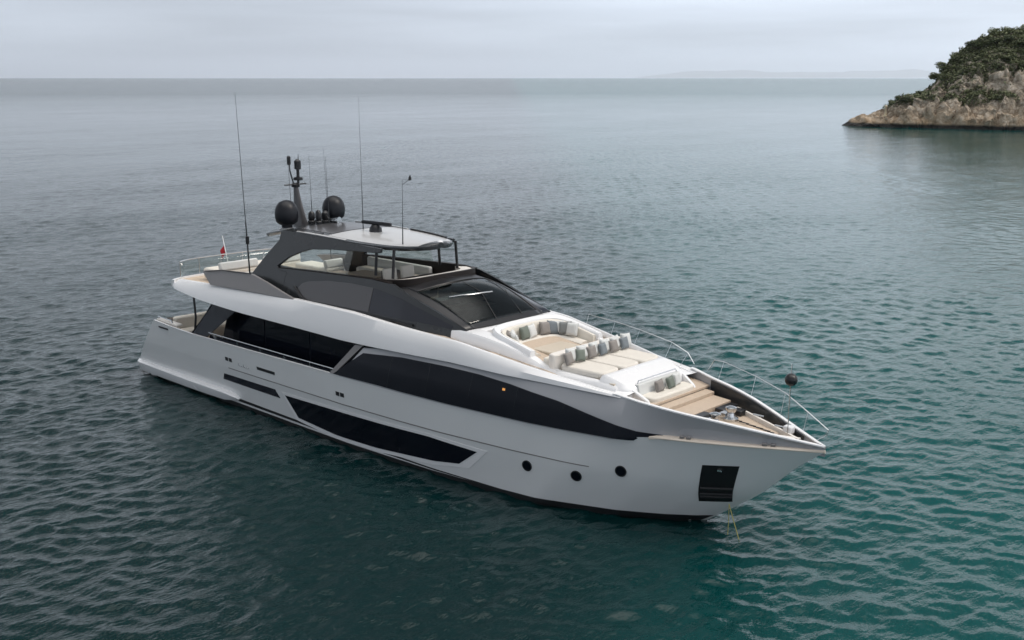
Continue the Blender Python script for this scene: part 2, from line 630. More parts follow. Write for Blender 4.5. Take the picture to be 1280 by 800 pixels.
def ip(x, xs, ys):
    return float(np.interp(x, xs, ys))


# ------------------------------------------------------------------ sea


def sea():
    # rectangular sheet, fine where the boat lies, coarser outwards to the horizon
    t = [12.0]
    while t[-1] < 420:
        t.append(t[-1] + max(0.09, 0.0034 * t[-1]))
    while t[-1] < 17000:
        t.append(t[-1] * 1.06)
    back = [12.0]
    while back[-1] > -9000:
        back.append(back[-1] - max(1.0, abs(back[-1] - 12) * 0.25))
    t = np.array(back[:0:-1] + t)
    s = [0.0]
    while s[-1] < 14000:
        d = 0.11 if s[-1] < 26 else (0.30 if s[-1] < 50 else (0.7 if s[-1] < 110 else s[-1] * 0.06))
        s.append(s[-1] + d)
    s = np.array([-q for q in s[:0:-1]] + s)
    S, T = np.meshgrid(s, t, indexing='ij')
    ds = np.gradient(s)[:, None] * np.ones_like(T)
    dt = np.gradient(t)[None, :] * np.ones_like(S)
    X = CAM[0] + S * RT[0] + T * FW[0]
    Y = CAM[1] + S * RT[1] + T * FW[1]
    Z = np.zeros_like(X)
    rng = np.random.default_rng(5)
    N = 120
    lam = np.exp(rng.uniform(math.log(0.28), math.log(2.4), N))
    ang = YAW + rng.normal(0, 0.85, N) + 0.05
    ph = rng.uniform(0, 2 * math.pi, N)
    DX = np.zeros_like(X)
    DY = np.zeros_like(X)
    for l, a, p in zip(lam, ang, ph):
        k = 2 * math.pi / l
        slope = 0.033 * (1.0 if l < 0.7 else (0.7 / l) ** 0.95)
        amp = slope / k
        kx, ky = k * math.cos(a), k * math.sin(a)
        ct = abs(math.cos(a - YAW))
        st = abs(math.sin(a - YAW))
        fade = np.clip((l / np.maximum(np.maximum(dt * ct, ds * st), 1e-6) - 2.5) / 3.0, 0, 1)
        arg = kx * X + ky * Y + p
        Z += amp * fade * np.cos(arg)
        DX -= 0.8 * amp * fade * math.cos(a) * np.sin(arg)
        DY -= 0.8 * amp * fade * math.sin(a) * np.sin(arg)
    # gusts: the chop is not equally high everywhere
    g = 1.0 + 0.35 * np.sin(X * 0.11 + 1.3 * np.sin(Y * 0.05)) * np.sin(Y * 0.09 + 0.7)
    Z *= g
    V = np.stack([X + DX * g, Y + DY * g, Z], -1).reshape(-1, 3).astype(np.float32)
    ns, ntt = X.shape
    idx = np.arange(ns * ntt).reshape(ns, ntt)
    F = np.stack([idx[:-1, :-1], idx[1:, :-1], idx[1:, 1:], idx[:-1, 1:]], -1).reshape(-1, 4).astype(np.int32)
    me = bpy.data.meshes.new('sea')
    me.vertices.add(len(V))
    me.vertices.foreach_set('co', V.ravel())
    me.loops.add(F.size)
    me.loops.foreach_set('vertex_index', F.ravel())
    me.polygons.add(len(F))
    me.polygons.foreach_set('loop_start', np.arange(0, F.size, 4, dtype=np.int32))
    me.polygons.foreach_set('loop_total', np.full(len(F), 4, dtype=np.int32))
    me.polygons.foreach_set('use_smooth', np.ones(len(F), dtype=bool))
    me.update()
    me.materials.append(M['water'])
    o = bpy.data.objects.new('sea', me)
    col.objects.link(o)
    tag(o, 'dark teal sea with small wind waves out to the horizon', 'sea', kind='structure')


sea()


def W(s, t, z=0.0):
    """metres to the right of and ahead of the drone's foot point -> world"""
    return (CAM[0] + s * RT[0] + t * FW[0], CAM[1] + s * RT[1] + t * FW[1], z)


# ------------------------------------------------------------------ far hills
def far_hills(name, s0, s1, dist, hfun, label, seed):
    n, m = 140, 14
    v, f = [], []
    for i in range(n + 1):
        u = i / n
        s = s0 + (s1 - s0) * u
        h = hfun(u) * (1 + 0.25 * mnoise.fractal(Vector((u * 9 + seed, seed, 0)), 1.0, 2.0, 5))
        for j in range(m + 1):
            q = j / m
            d = dist + (q - 0.5) * 7000
            prof = math.sin(math.pi * q) ** 0.8
            z = -0.5 + h * prof * (1 + 0.3 * mnoise.fractal(Vector((u * 14, q * 5, seed)), 1.0, 2.0, 4) * (1 - prof))
            v.append(W(s, d, z))
    for i in range(n):
        for j in range(m):
            a = i * (m + 1) + j
            f.append((a, a + 1, a + m + 2, a + m + 1))
    o = link(name, v, f, 'hills', smooth=60)
    tag(o, label, 'hills', kind='structure')


HD = 60000
far_hills('hills', (790 - 640) / 1366 * HD, (1175 - 640) / 1366 * HD, HD,
          lambda u: 480 * ip(u, [0, .08, .2, .33, .45, .6, .75, .88, .95, 1], [.0, .35, .75, .85, .6, .62, .75, 1.0, .5, 0]),
          'faint hazy blue hills beyond the horizon left of the headland', 3.1)

# ------------------------------------------------------------------ headland
def shore_t(s):
    return ip(s, [82, 86, 95, 110, 122, 135, 160, 200], [296, 288, 279, 269, 262, 257, 250, 240])


CREST_S = [85.5, 88.5, 91, 93.5, 95.8, 97.4, 99.4, 101.2, 102.6, 103.4, 105.0, 107.6, 112.0, 118, 129, 134, 150, 180, 205]
CREST_H = [-2.0, 1.6, 2.8, 3.6, 4.6, 6.0, 7.6, 8.6, 9.6, 11.4, 15.2, 18.0, 21.6, 23.6, 24.4, 25.0, 27, 29, 20]


def crest(s, d):
    # the left flank runs back and to the right, away from the bay
    return ip(s - 0.40 * max(0.0, d - 6), CREST_S, CREST_H)


def land_h(s, t):
    d = t - shore_t(s) + 1.6 * mnoise.noise(Vector((s * .16, t * .16, 3.3))) + 0.8 * mnoise.noise(Vector((s * .5, t * .5, 1.3)))
    top = crest(s, d)
    if d < 0 or top < 0:
        return max(-1.2, min(d * 0.9, top))
    b = max(0.0, min(1.0, (s - 102) / 6.0))
    lo = ip(d, [0, .5, 2, 6, 12, 22, 30, 60], [0, .28, .55, .85, 1.0, .9, .5, .1])
    # boulder cliff, scrub ledge, upper rock band, scrub slope
    hi = ip(d, [0, 0.5, 2.0, 4.0, 8.5, 11, 12.2, 15, 20, 28, 60, 78], [0.0, .10, .22, .30, .36, .40, .50, .58, .76, 1.0, 1.0, .0])
    z = top * (lo * (1 - b) + hi * b)
    amp = min(1.0, top / 6.0) * min(1.0, d / 1.2)
    rocky = 1.0 - 0.75 * min(1, max(0, (z - 0.56 * top - 1) / 4.0)) * b
    q = Vector((s * .20 + .5 * mnoise.noise(Vector((s * .3, t * .3, 2))), t * .26, z * .12))
    f1, f2 = mnoise.voronoi(q)[0][0:2]
    q2 = q * 2.7
    g1, g2 = mnoise.voronoi(q2)[0][0:2]
    z += amp * rocky * (3.2 * (0.42 - f1) + 4.2 * (min(.22, f2 - f1) - .15) + 2.0 * (0.4 - g1) + 1.6 * (min(.2, g2 - g1) - .14))
    z += amp * 0.7 * mnoise.fractal(Vector((s * .35, t * .35, 9)), 1.0, 2.0, 6)
    return z


def headland():
    ss = np.concatenate([np.arange(81, 142, 0.3), np.arange(142, 206, .8)])
    ds = np.concatenate([np.arange(-3, 32, 0.28), np.arange(32, 84, 0.9)])
    v, f = [], []
    n = len(ds)
    for s in ss:
        for d in ds:
            t = shore_t(s) + d
            z = land_h(s, t)
            # overhang: lean the low cliff out a little with noise so that faces are not a pure height field
            ox = 0.9 * mnoise.noise(Vector((s * .35, z * .6, t * .2))) if z > .3 else 0
            ot = 0.9 * mnoise.noise(Vector((s * .35 + 7, z * .6, t * .2))) if z > .3 else 0
            v.append(W(s + ox, t + ot, z))
    for i in range(len(ss) - 1):
        for j in range(n - 1):
            a = i * n + j
            f.append((a, a + n, a + n + 1, a + 1))
    me = bpy.data.meshes.new('headland')
    me.from_pydata(v, [], f)
    for p in me.polygons:
        p.use_smooth = True
    me.set_sharp_from_angle(angle=R(35))
    me.materials.append(M['rock'])
    o = bpy.data.objects.new('headland', me)
    col.objects.link(o)
    tag(o, 'rocky limestone headland with scrub on top rising from the sea', 'headland', kind='structure')


headland()


def foliage_mesh(name, seed, rx, ry, rz, n_leaf, size, lobes=7):
    """crown of many small leaf-clump faces spread through an uneven, lobed volume"""
    rg = random.Random(seed)
    L = [(Vector((rg.uniform(-.6, .6) * rx, rg.uniform(-.6, .6) * ry, rg.uniform(.25, .85) * rz)), rg.uniform(.3, .55)) for _ in range(lobes)]
    v, f = [], []
    for _ in range(n_leaf):
        c, q = rg.choice(L)
        d = Vector((rg.gauss(0, 1), rg.gauss(0, 1), rg.gauss(0, 1))).normalized()
        rr = q * rg.uniform(.55, 1.05)
        p = c + Vector((d.x * rx * rr, d.y * ry * rr, d.z * rz * rr))
        if p.z < 0.03:
            continue
        a = Vector((rg.gauss(0, 1), rg.gauss(0, 1), rg.gauss(0, .7))).normalized()
        b = a.cross(d + Vector((rg.gauss(0, .4), rg.gauss(0, .4), rg.gauss(0, .4)))).normalized()
        s = size * rg.uniform(.6, 1.5)
        i = len(v)
        v += [p - a * s, p + b * s * .6, p + a * s, p - b * s * .6]
        f.append((i, i + 1, i + 2, i + 3))
    me = bpy.data.meshes.new(name)
    me.from_pydata([tuple(q) for q in v], [], f)
    me.materials.append(M['leaf'])
    return me


def scrub():
    """the ground-hugging cover between the bushes: nobody could count it"""
    rg = random.Random(21)
    v, f = [], []
    for _ in range(120000):
        s = rg.uniform(96, 175)
        d = rg.uniform(4, 40)
        t = shore_t(s) + d
        z = land_h(s, t)
        top = crest(s, d)
        cover = mnoise.noise(Vector((s * .12, t * .12, 5))) + (z - 9.0) / 8.0
        if z < 4.5 or not (d > 14.2 or (5 < d < 11.5 and s < 122)) or cover < -.75:
            continue
        p = Vector(W(s, t, z + rg.uniform(.0, .9) ** 1.5))
        a = Vector((rg.gauss(0, 1), rg.gauss(0, 1), rg.gauss(0, .7))).normalized()
        b = a.cross(Vector((rg.gauss(0, .5), rg.gauss(0, .5), 1))).normalized()
        q = rg.uniform(.14, .40)
        i = len(v)
        v += [p - a * q, p + b * q * .6, p + a * q, p - b * q * .6]
        f.append((i, i + 1, i + 2, i + 3))
    me = bpy.data.meshes.new('scrub')
    me.from_pydata([tuple(q) for q in v], [], f)
    me.materials.append(M['leaf'])
    o = bpy.data.objects.new('scrub', me)
    col.objects.link(o)
    tag(o, 'low green scrub covering the upper slope of the headland', 'scrub', kind='stuff')


scrub()


def shrubs():
    crowns = [foliage_mesh('crown', 30 + k, 1.0, 1.0, 1.0, 900, .095, 5 + k % 4) for k in range(5)]
    tm = MB()
    for k in range(4):
        a = k * 1.7
        tm.tube([(0, 0, -.5), (.12 * math.cos(a), .12 * math.sin(a), .2), (.5 * math.cos(a), .5 * math.sin(a), .62)], [.07, .05, .02], 5)
    stem0 = tm.build('stem', 'wood')
    stem_me = stem0.data
    bpy.data.objects.remove(stem0)
    rg = random.Random(4)
    spots = []
    tries = 0
    while len(spots) < 150 and tries < 20000:
        tries += 1
        s = rg.uniform(96, 140)
        d = rg.uniform(5, 36)
        t = shore_t(s) + d
        z = land_h(s, t)
        top = crest(s, d)
        band = 1.0 if d > 15.5 or (d > 5.5 and d < 11 and z > 4.5 and s < 121 + 6 * mnoise.noise(Vector((s * .12, 2, 1)))) else 0.0
        if band == 0:
            continue
        size = rg.choice([.8, 1.1, 1.4, 1.7, 2.1, 2.6]) * rg.uniform(.85, 1.15) * (0.6 if s < 106 else 1.0)
        if any((s - q[0]) ** 2 + (t - q[1]) ** 2 < (0.62 * (size + q[3])) ** 2 for q in spots):
            continue
        spots.append((s, t, z, size))
    for i, (s, t, z, size) in enumerate(spots):
        r = empty('shrub', W(s, t, z - 0.25))
        r.scale = (size * rg.uniform(.9, 1.3), size * rg.uniform(.9, 1.3), size * rg.uniform(.62, .95))
        r.rotation_euler = (0, 0, rg.uniform(0, 6.28))
        o = bpy.data.objects.new('crown', crowns[i % 5])
        col.objects.link(o)
        o.parent = r
        o2 = bpy.data.objects.new('stem', stem_me)
        col.objects.link(o2)
        o2.parent = r
        lab = 'dark green rounded shrub among others on the scrubby headland slope'
        tag(r, lab, 'shrub', group='shrubs on the headland')


shrubs()


def marker_post():
    s = (1098 - 640) / 1366 * 284
    t = 283.5
    z = land_h(s, t) - 0.1
    r = empty('marker_post', W(s, t, z))
    MB().lathe((0, 0, 0), [(.55, 0), (.55, .35), (.45, .4)], 10).build('plinth', 'stone', r)
    MB().lathe((0, 0, .35), [(.26, 0), (.22, 2.0), (.30, 2.1), (.30, 2.3), (.12, 2.45)], 10).build('shaft', 'stone', r)
    tag(r, 'small pale upright post on the low rocky tip of the headland', 'post')


marker_post()

# ================================================================== THE YACHT (X forward, Y to port, Z up from the water)
yacht = empty('motor_yacht', (0, 0, 0))
tag(yacht, 'large white motor yacht with dark glass and black radar domes lying at anchor', 'yacht')

XS = [0, 3, 8, 14, 17, 19, 22, 24.7, 26, 27, 28, 29, 29.6, 29.95]
BS = [3.1, 3.2, 3.25, 3.25, 3.15, 3.0, 2.65, 2.15, 1.78, 1.42, .98, .5, .2, .02]


def B0(x):
    return ip(x, XS, BS)


def zsheer(n):
    return ip(n, [1.44, 4, 8, 14, 22, 24.6, 26, 29.95], [2.52, 2.43, 2.46, 2.51, 2.48, 2.5, 2.76, 2.86])


def stemx(z):
    return ip(z, [-1, 0, 1.2, 2.32, 2.86], [24.6, 26.5, 28.13, 29.26, 29.95])


def aftx(z):
    return ip(z, [-1, .3, .55, 2.52], [.9, .3, -.28, 1.44])


def lvlx(n, z):
    if n < 8:
        return n + (aftx(z) - 1.44) * (1 - (n - 1.44) / 6.56)
    if n > 15:
        return 15 + (n - 15) * (stemx(z) - 15) / 14.95
    return n


def Bw(x):
    return ip(x, [0, 8, 14, 18, 22, 24.2, 25.4, 26.1, 26.5], [2.9, 2.98, 3.02, 2.87, 2.45, 1.65, .95, .42, .01])


def hb(n, z):
    zs = zsheer(n)
    w_ = Bw(lvlx(n, 0))
    b = B0(n)
    k = w_ + (b - w_) * .6 + .05 * min(1, b)
    if z < 0:
        return w_ * (1 + z * .08)
    if z < 1.5:
        return w_ + (k - w_) * z / 1.5
    return k + (b - k) * min(1, (z - 1.5) / (zs - 1.5))


def hull_y(x, z):
    lo, hi = 1.44, 29.95
    for _ in range(36):
        m = (lo + hi) / 2
        if lvlx(m, z) < x:
            lo = m
        else:
            hi = m
    return hb(lo, z)


def build_hull():
    ns = list(np.linspace(1.44, 15, 34)) + list(np.linspace(15.4, 27, 36)) + list(np.linspace(27.2, 29.95, 18))
    fr = [-1.0, -.45, 0.0, .25, .6, 1.0, 1.3, 1.497, 1.503, 1.75, 2.0, 2.25]
    secs = []
    for n in ns:
        zs = zsheer(n)
        L = [(lvlx(n, z), -hb(n, z), z) for z in fr] + [(lvlx(n, zs), -B0(n), zs)]
        secs.append(L[::-1] + [(x, -y, z) for x, y, z in L])
    MB().loft(secs, closed=False).add([], []).build('hull', 'hull', yacht, smooth=30)
    # transom and bottom are closed by their own plates
    a = secs[0]
    h = len(a) // 2
    MB().add(a, [(i, i + 1, len(a) - 2 - i, len(a) - 1 - i) for i in range(h - 1)]).build('transom', 'white', yacht, smooth=0)


build_hull()


def patch(name, top, bot, mat, parent=yacht, off=.012, n=40, m=5, thick=.03, yfun=hull_y, both=True):
    """a panel that follows the hull side between two polylines of (x, z)"""
    def res(pl, u):
        d = [0]
        for a, b in zip(pl, pl[1:]):
            d.append(d[-1] + math.hypot(b[0] - a[0], b[1] - a[1]))
        q = u * d[-1]
        return ip(q, d, [p[0] for p in pl]), ip(q, d, [p[1] for p in pl])
    v, f = [], []
    for i in range(n + 1):
        (xa, za), (xb, zb) = res(top, i / n), res(bot, i / n)
        for j in range(m + 1):
            k = j / m
            x, z = xa + (xb - xa) * k, za + (zb - za) * k
            v.append((x, -(yfun(x, z) + off), z))
    c = len(v)
    v += [(x, y + thick, z) for x, y, z in v]
    for i in range(n):
        for j in range(m):
            a = i * (m + 1) + j
            f.append((a, a + 1, a + m + 2, a + m + 1))
            f.append((c + a, c + a + m + 1, c + a + m + 2, c + a + 1))
    edge = [i * (m + 1) for i in range(n + 1)] + [n * (m + 1) + j for j in range(1, m + 1)] + \
           [i * (m + 1) + m for i in range(n - 1, -1, -1)] + [j for j in range(m - 1, 0, -1)]
    for a, b in zip(edge, edge[1:] + edge[:1]):
        f.append((a, b, c + b, c + a))
    mb = MB().add(v, f)
    o = [mb.build(name, mat, parent, smooth=30)]
    if both:
        o.append(mb.mirror().build(name, mat, parent, smooth=30))
    return o


# boot stripe: black antifouling, a white line and a black line above it
patch('boot_stripe', [(1.0, .08), (7.1, .14), (14, .11), (20, .13), (24, .20), (26.75, .23)], [(1.0, -.4), (7.1, -.4), (14, -.4), (20, -.4), (24, -.35), (25.72, -.4)], 'antifoul', n=70, m=8, off=.016)
patch('waterline_stripe', [(7.3, .34), (12, .29), (17, .22), (21.6, .13)], [(7.3, .22), (12, .20), (17, .165), (21.6, .115)], 'antifoul', n=50, m=1, off=.010)
# lower windows
WT = [(10.61, 1.15), (13.57, 1.21), (15.66, 1.23), (18.1, 1.28), (20.02, 1.18)]
WB = [(11.25, .42), (13.35, .27), (15.48, .29), (18.2, .48), (19.25, .62)]
fr_ = patch('window_recess', [(10.42, 1.24), (13.5, 1.30), (15.66, 1.33), (18.1, 1.38), (20.42, 1.28)],
            [(11.1, .30), (13.2, .13), (15.4, .15), (18.1, .33), (19.65, .56)], 'white', off=.012)
patch('hull_window', WT, WB, 'glass', off=.022)
patch('slit_window', [(6.62, 1.22), (8.3, 1.235), (10.0, 1.25)], [(6.5, .97), (8.3, .965), (10.25, .96)], 'glass2', off=.014)
patch('knuckle_line', [(7.0, 1.53), (14.7, 1.545), (21.3, 1.545), (23.9, 1.545)], [(7.0, 1.495), (14.7, 1.51), (21.3, 1.51), (23.9, 1.515)], 'wing', n=60, m=1, off=.006)
patch('drain_slot', [(8.97, 1.93), (10.1, 1.925)], [(8.99, 1.82), (10.1, 1.815)], 'black', n=6, m=1)


def round_fitting(name, x, z, r, mat_in, mat_rim):
    for sgn in (-1, 1):
        y = hull_y(x, z)
        e = .05
        nx = -(hull_y(x + e, z) - hull_y(x - e, z)) / (2 * e)
        nz = -(hull_y(x, z + e) - hull_y(x, z - e)) / (2 * e)
        nrm = Vector((nx, 1, nz)).normalized()
        a = Vector((1, 0, 0)) - nrm * nrm.x
        a.normalize()
        b = nrm.cross(a)
        def ring(rad, o):
            return [Vector((x, y, z)) + nrm * o + (a * math.cos(q) + b * math.sin(q)) * rad for q in np.linspace(0, 2 * math.pi, 20, endpoint=False)]
        mb = MB().loft([ring(r + .035, -.02), ring(r + .035, .02), ring(r, .025), ring(r, -.005)], caps=False)
        g = MB().loft([ring(r, -.02), ring(r, .006)])
        if sgn < 0:
            mb, g = mb.mirror(), g.mirror()
        p = g.build(name, mat_in, yacht)
        mb.build('rim', mat_rim, p)


for x, z in ((21.86, 1.14), (23.49, 1.16), (24.82, 1.55)):
    round_fitting('porthole', x, z, .135, 'glass', 'black')
# twin drain openings
for xa in (6.85, 7.10, 13.66, 13.90):
    patch('vent', [(xa, 1.93), (xa + .19, 1.925)], [(xa + .01, 1.79), (xa + .20, 1.785)], 'black', n=2, m=2)
# faint silver name lettering, too small to read, as a run of script strokes
nm = MB()
for k in range(7):
    x = 7.72 + k * .11
    z0 = 1.72
    hgt = .13 if k in (0, 3) else .07
    pts = [(x, z0), (x + .03, z0 + hgt), (x + .06, z0 + .01), (x + .10, z0 + .03)]
    for q, p in zip(pts, pts[1:]):
        nm.tube([(q[0], -(hull_y(*q) + .004), q[1]), (p[0], -(hull_y(*p) + .004), p[1])], .007, 5)
nm.both('name_lettering', 'steel', yacht)

# anchor pocket in the bow
AP = patch('anchor_pocket', [(26.99, 2.07), (27.88, 2.14)], [(26.66, .82), (27.42, .86)], 'black', n=8, m=8, off=.012)
for o, sg in zip(AP, (-1, 1)):
    mb = MB()
    for (xa, za), (xb, zb) in (((26.83, 1.32), (27.60, 1.36)), ((26.78, 1.12), (27.53, 1.16)), ((26.75, 1.02), (27.50, 1.05))):
        mb.tube([(xa, sg * (hull_y(xa, za) + .02), za), (xb, sg * (hull_y(xb, zb) + .02), zb)], .05, 8)
    mb.build('anchor_plate', 'antifoul', o)
    MB().box((27.40, sg * (hull_y(27.40, 1.95) + .03), 1.95), (.12, .05, .05), rz=sg * -.45).build('anchor_shackle', 'steel', o)

# swim platform with rounded side wings
pm = MB()
secs = []
for x in [-.62, -.6, -.5, -.3, 0, 1, 2.5, 4, 5.5, 6.6, 7.1, 7.35, 7.45]:
    yo = ip(x, [-.62, -.5, -.3, 0, 4, 7, 7.3, 7.45], [2.7, 2.95, 3.08, 3.16, 3.28, 3.30, 3.22, 3.10])
    zt = ip(x, [-.62, -.55, -.4, 6.9, 7.3, 7.45], [.36, .47, .53, .55, .48, .38])
    zb = ip(x, [-.62, -.4, 0, 6.5, 7.45], [.30, .16, .10, .16, .30])
    yi = min(yo - .05, max(0.0 if x < .2 else 2.75, 0))
    secs.append([(x, -yi, zt), (x, -(yo - .06), zt), (x, -yo, zt - .06), (x, -yo + .02, (zt + zb) / 2), (x, -yo + .10, zb), (x, -yi, zb)])
left = [s for s in secs]
pm.loft(left)
pm.both('swim_platform', 'white', yacht, smooth=35)
MB().box((.35, 0, .30), (1.85, 5.5, .4)).build('platform_deck', 'teak', yacht, bevel=.03)

# rub strip: a cream ledge where the bow bulwark steps in above the hull
rs = []
for n in np.linspace(25.7, 29.95, 40):
    z = zsheer(n)
    k = ip(n, [25.7, 26.1, 29.3, 29.95], [0.05, 1, 1, .3])
    b = B0(n)
    rs.append([(n, -(b + .02 * k), z - .03), (n, -(b + .03 * k), z), (n, -(b + .01 * k), z + .03), (n, -max(.004, b - .26 * k - .02), z + .05), (n, -max(.002, b - .26 * k - .03), z - .05)])
MB().loft(rs).both('rub_strip', 'ledge', yacht, smooth=30)
for xc in (26.55, 26.72, 28.55, 28.75):
    MB().box((xc, -(B0(xc) - .07), zsheer(xc) + .075), (.13, .09, .07), rz=math.atan2(B0(xc + .1) - B0(xc - .1), -.2) + math.pi).both('fairlead', 'wing', yacht, bevel=.015)

# ---- upper side: from the sheer up to the crease, forward of the side walkway; bow bulwark forward
ZC = ([14.0, 15, 17, 18.75, 21, 22.8, 24.7], [3.62, 3.69, 3.74, 3.76, 3.71, 3.69, 3.64])
ZTOP = ([3, 6, 9.1, 11, 14.2, 16.2, 19, 21.6, 23.2, 24.6], [4.39, 4.52, 4.60, 4.69, 4.69, 4.56, 4.43, 4.07, 3.87, 3.68])
ZBOW = ([24.6, 25.3, 26.2, 27.2, 28, 28.9, 29.7, 29.95], [3.74, 3.63, 3.53, 3.41, 3.29, 3.15, 3.03, 3.0])


def B1(x):
    return max(0.03, B0(x) - ip(x, [22, 24.6, 26.5, 29, 30], [.25, .25, .10, .05, .0]))


def B2(x):
    return B0(x) - .4


def deck_z(x):
    return ip(x, [9, 16, 18, 20, 22, 24, 25.3, 25.31, 30], [4.46, 4.43, 4.36, 4.15, 3.86, 3.56, 3.40, 2.9, 2.85])


us = []
for x in list(np.linspace(13.9, 24.4, 44)) + list(np.linspace(24.6, 29.95, 44)):
    zs = zsheer(x)
    zt = ip(x, *ZC) if x < 24.6 else ip(x, *ZBOW)
    b, b1 = B0(x), B1(x)
    k = ip(x, [24.8, 26.2], [0, 1])
    bb = max(.012, b - .21 * k * min(1, b / .5))
    th = min(.07, b1 * .6)
    zi = deck_z(x) - .08
    us.append([(x, -bb, zs + .02 * k), (x, -(bb * .5 + b1 * .5 + ip(x, [24, 26], [.03, -.02])), zs + (zt - zs) * .5), (x, -(b1 + .012), zt - .03), (x, -b1 + .015, zt),
               (x, -(b1 - th), zt), (x, -(b1 - th - .02), min(zt - .02, zi)), (x, -(b1 - th - .02), min(zt - .03, zi - .05))])
# the aft end is cut along the raking pillar
us = [[(x + max(0, 16.2 - x) / 2.3 * max(0, z - 2.51) * .95, y, z) for x, y, z in q] for q in us]
MB().loft(us, closed=False).both('bow_bulwark', 'silver', yacht, smooth=30)
cp = []
for x in np.linspace(24.5, 29.93, 44):
    zt = ip(x, *ZBOW)
    b1 = B1(x)
    th = min(.10, b1 * .7)
    cp.append([(x, -(b1 + .016), zt - .02), (x, -(b1 + .012), zt + .012), (x, -(b1 - th), zt + .014), (x, -(b1 - th), zt - .02)])
MB().loft(cp).both('bulwark_cap', 'white', yacht, smooth=30)
# dark lining on the inside of the forward bulwark
li = []
for x in np.linspace(25.35, 29.2, 30):
    zt = ip(x, *ZBOW)
    b1 = B1(x)
    th = min(.07, b1 * .6) + .035
    li.append([(x, -(b1 - th), zt - .06), (x, -(b1 - th - .02), 2.88)])
MB().loft(li, closed=False).both('bulwark_lining', 'grey', yacht)


# side band window
def side_y(x, z):
    zs = zsheer(x)
    zt = ip(x, *ZC) if x < 24.6 else ip(x, *ZBOW)
    b, b1 = B0(x), B1(x)
    k = ip(x, [24.8, 26.2], [0, 1])
    bb = max(.012, b - .21 * k)
    mid = bb * .5 + b1 * .5 + ip(x, [24, 26], [.03, -.02])
    return ip(z, [zs, (zs + zt) / 2, zt], [bb, mid, b1 + .012])


sw = patch('side_window', [(15.0, 3.46), (16.81, 3.61), (18.74, 3.64), (20, 3.60), (21.19, 3.50), (22.84, 3.29), (24.37, 2.98), (25.3, 2.82), (26.04, 2.80)],
           [(13.62, 2.54), (15.76, 2.56), (19.27, 2.53), (21.37, 2.52), (22.99, 2.52), (24.5, 2.54), (25.25, 2.55), (25.42, 2.68), (26.05, 2.765)], 'glass', n=90, m=8, yfun=side_y, off=.034, thick=.05)
for sg, pane in zip((-1, 1), sw):
    for xm in (16.4, 18.1, 19.8, 21.5, 23.1):
        zt_ = ip(xm, [15.0, 16.81, 18.74, 20, 21.19, 22.84, 24.37], [3.46, 3.61, 3.64, 3.60, 3.50, 3.29, 2.98])
        mj = MB()
        pts = [(xm - .10 + .10 * q, sg * (side_y(xm, z) + .034), z) for q, z in zip((0, .5, 1), (2.56, (2.56 + zt_) / 2, zt_ - .02))]
        mj.tube(pts, .009, 4).build('pane_joint', 'grey', pane)
patch('cabin_lamp', [(20.95, 3.36), (21.05, 3.36)], [(20.95, 3.29), (21.05, 3.29)], 'lamp', off=.038, n=2, m=2, yfun=side_y, thick=.02, both=False)
# raking pillar between walkway and band window
patch('window_pillar', [(14.55, 3.66), (14.95, 3.70)], [(13.42, 2.54), (13.66, 2.54)], 'wing', off=.03, n=4, m=8, thick=.10, yfun=lambda x, z: ip(z, [2.5, 3.7], [3.25, 3.0]))

# ---- white overhang band of the upper deck, ending in a point above the bow bulwark
ob = []
for x in [2.9, 2.95, 3.1, 3.5, 4, 5, 6, 7, 8, 9.5, 11, 12.5] + list(np.linspace(13.8, 24.75, 44)):
    zt = ip(x, *ZTOP)
    zb = ip(x, [2.9, 3.1, 4.85, 7.7, 10.6, 13.8, 15, 17, 18.75, 21, 22.8, 24.75], [4.14, 4.03, 3.86, 3.75, 3.73, 3.69, 3.70, 3.75, 3.77, 3.72, 3.68, 3.64])
    bt = B2(x) if x > 3.6 else B2(x) - .0
    bo = ip(x, [2.9, 3.2, 6, 14, 17, 21, 24.75], [2.98, 3.08, 3.14, 3.10, 3.00, 2.60, 1.93])
    if x > 24.4:
        zt = max(zt, zb + .02)
    if x < 3.1:
        zt -= (3.1 - x) * .5
    zm = zb + (zt - zb) * .45
    inn = max(.3, bt - ip(x, [14, 20], [.16, .09]))
    zi = max(zb + .03, min(zt - .02, deck_z(x) if x > 9 else 4.3))
    ob.append([(x, -max(.3, bt - .5), zb + .05), (x, -(bo - .06), zb), (x, -bo, zb + .03), (x, -(bo * .55 + bt * .45 + .05), zm + .05), (x, -(bt + .03), zt - .03), (x, -bt + .01, zt),
               (x, -(inn + .02), zt), (x, -inn, zt - .03), (x, -inn + .01, zi), (x, -max(.28, bt - .5), zi)])
MB().loft(ob).both('upper_bulwark', 'white', yacht, smooth=32)

# upper deck plate that closes the overhang
dk = []
for x in [2.45, 2.6, 3.0, 4, 6, 8, 10, 12, 14]:
    hw = ip(x, [2.45, 2.6, 3.0, 14], [2.1, 2.4, 2.55, 2.6])
    zd = ip(x, [2.45, 14], [4.30, 4.42])
    zb = ip(x, [2.45, 3.0, 14], [4.12, 3.93, 3.80])
    dk.append([(x, -hw, zd), (x, -hw, zb), (x, hw, zb), (x, hw, zd)])
MB().loft(dk).build('upper_deck', 'teak', yacht, smooth=0)
ae = []
for y in np.linspace(-2.95, 2.95, 25):
    x = 2.9 - .55 * math.sqrt(max(0, 1 - (y / 2.98) ** 4))
    ae.append([(x, y, 4.1), (x - .05, y, 4.22), (x + .02, y, 4.36), (x + .2, y, 4.38), (x + .2, y, 4.08)])
MB().loft(ae).build('deck_edge', 'white', yacht, smooth=35)

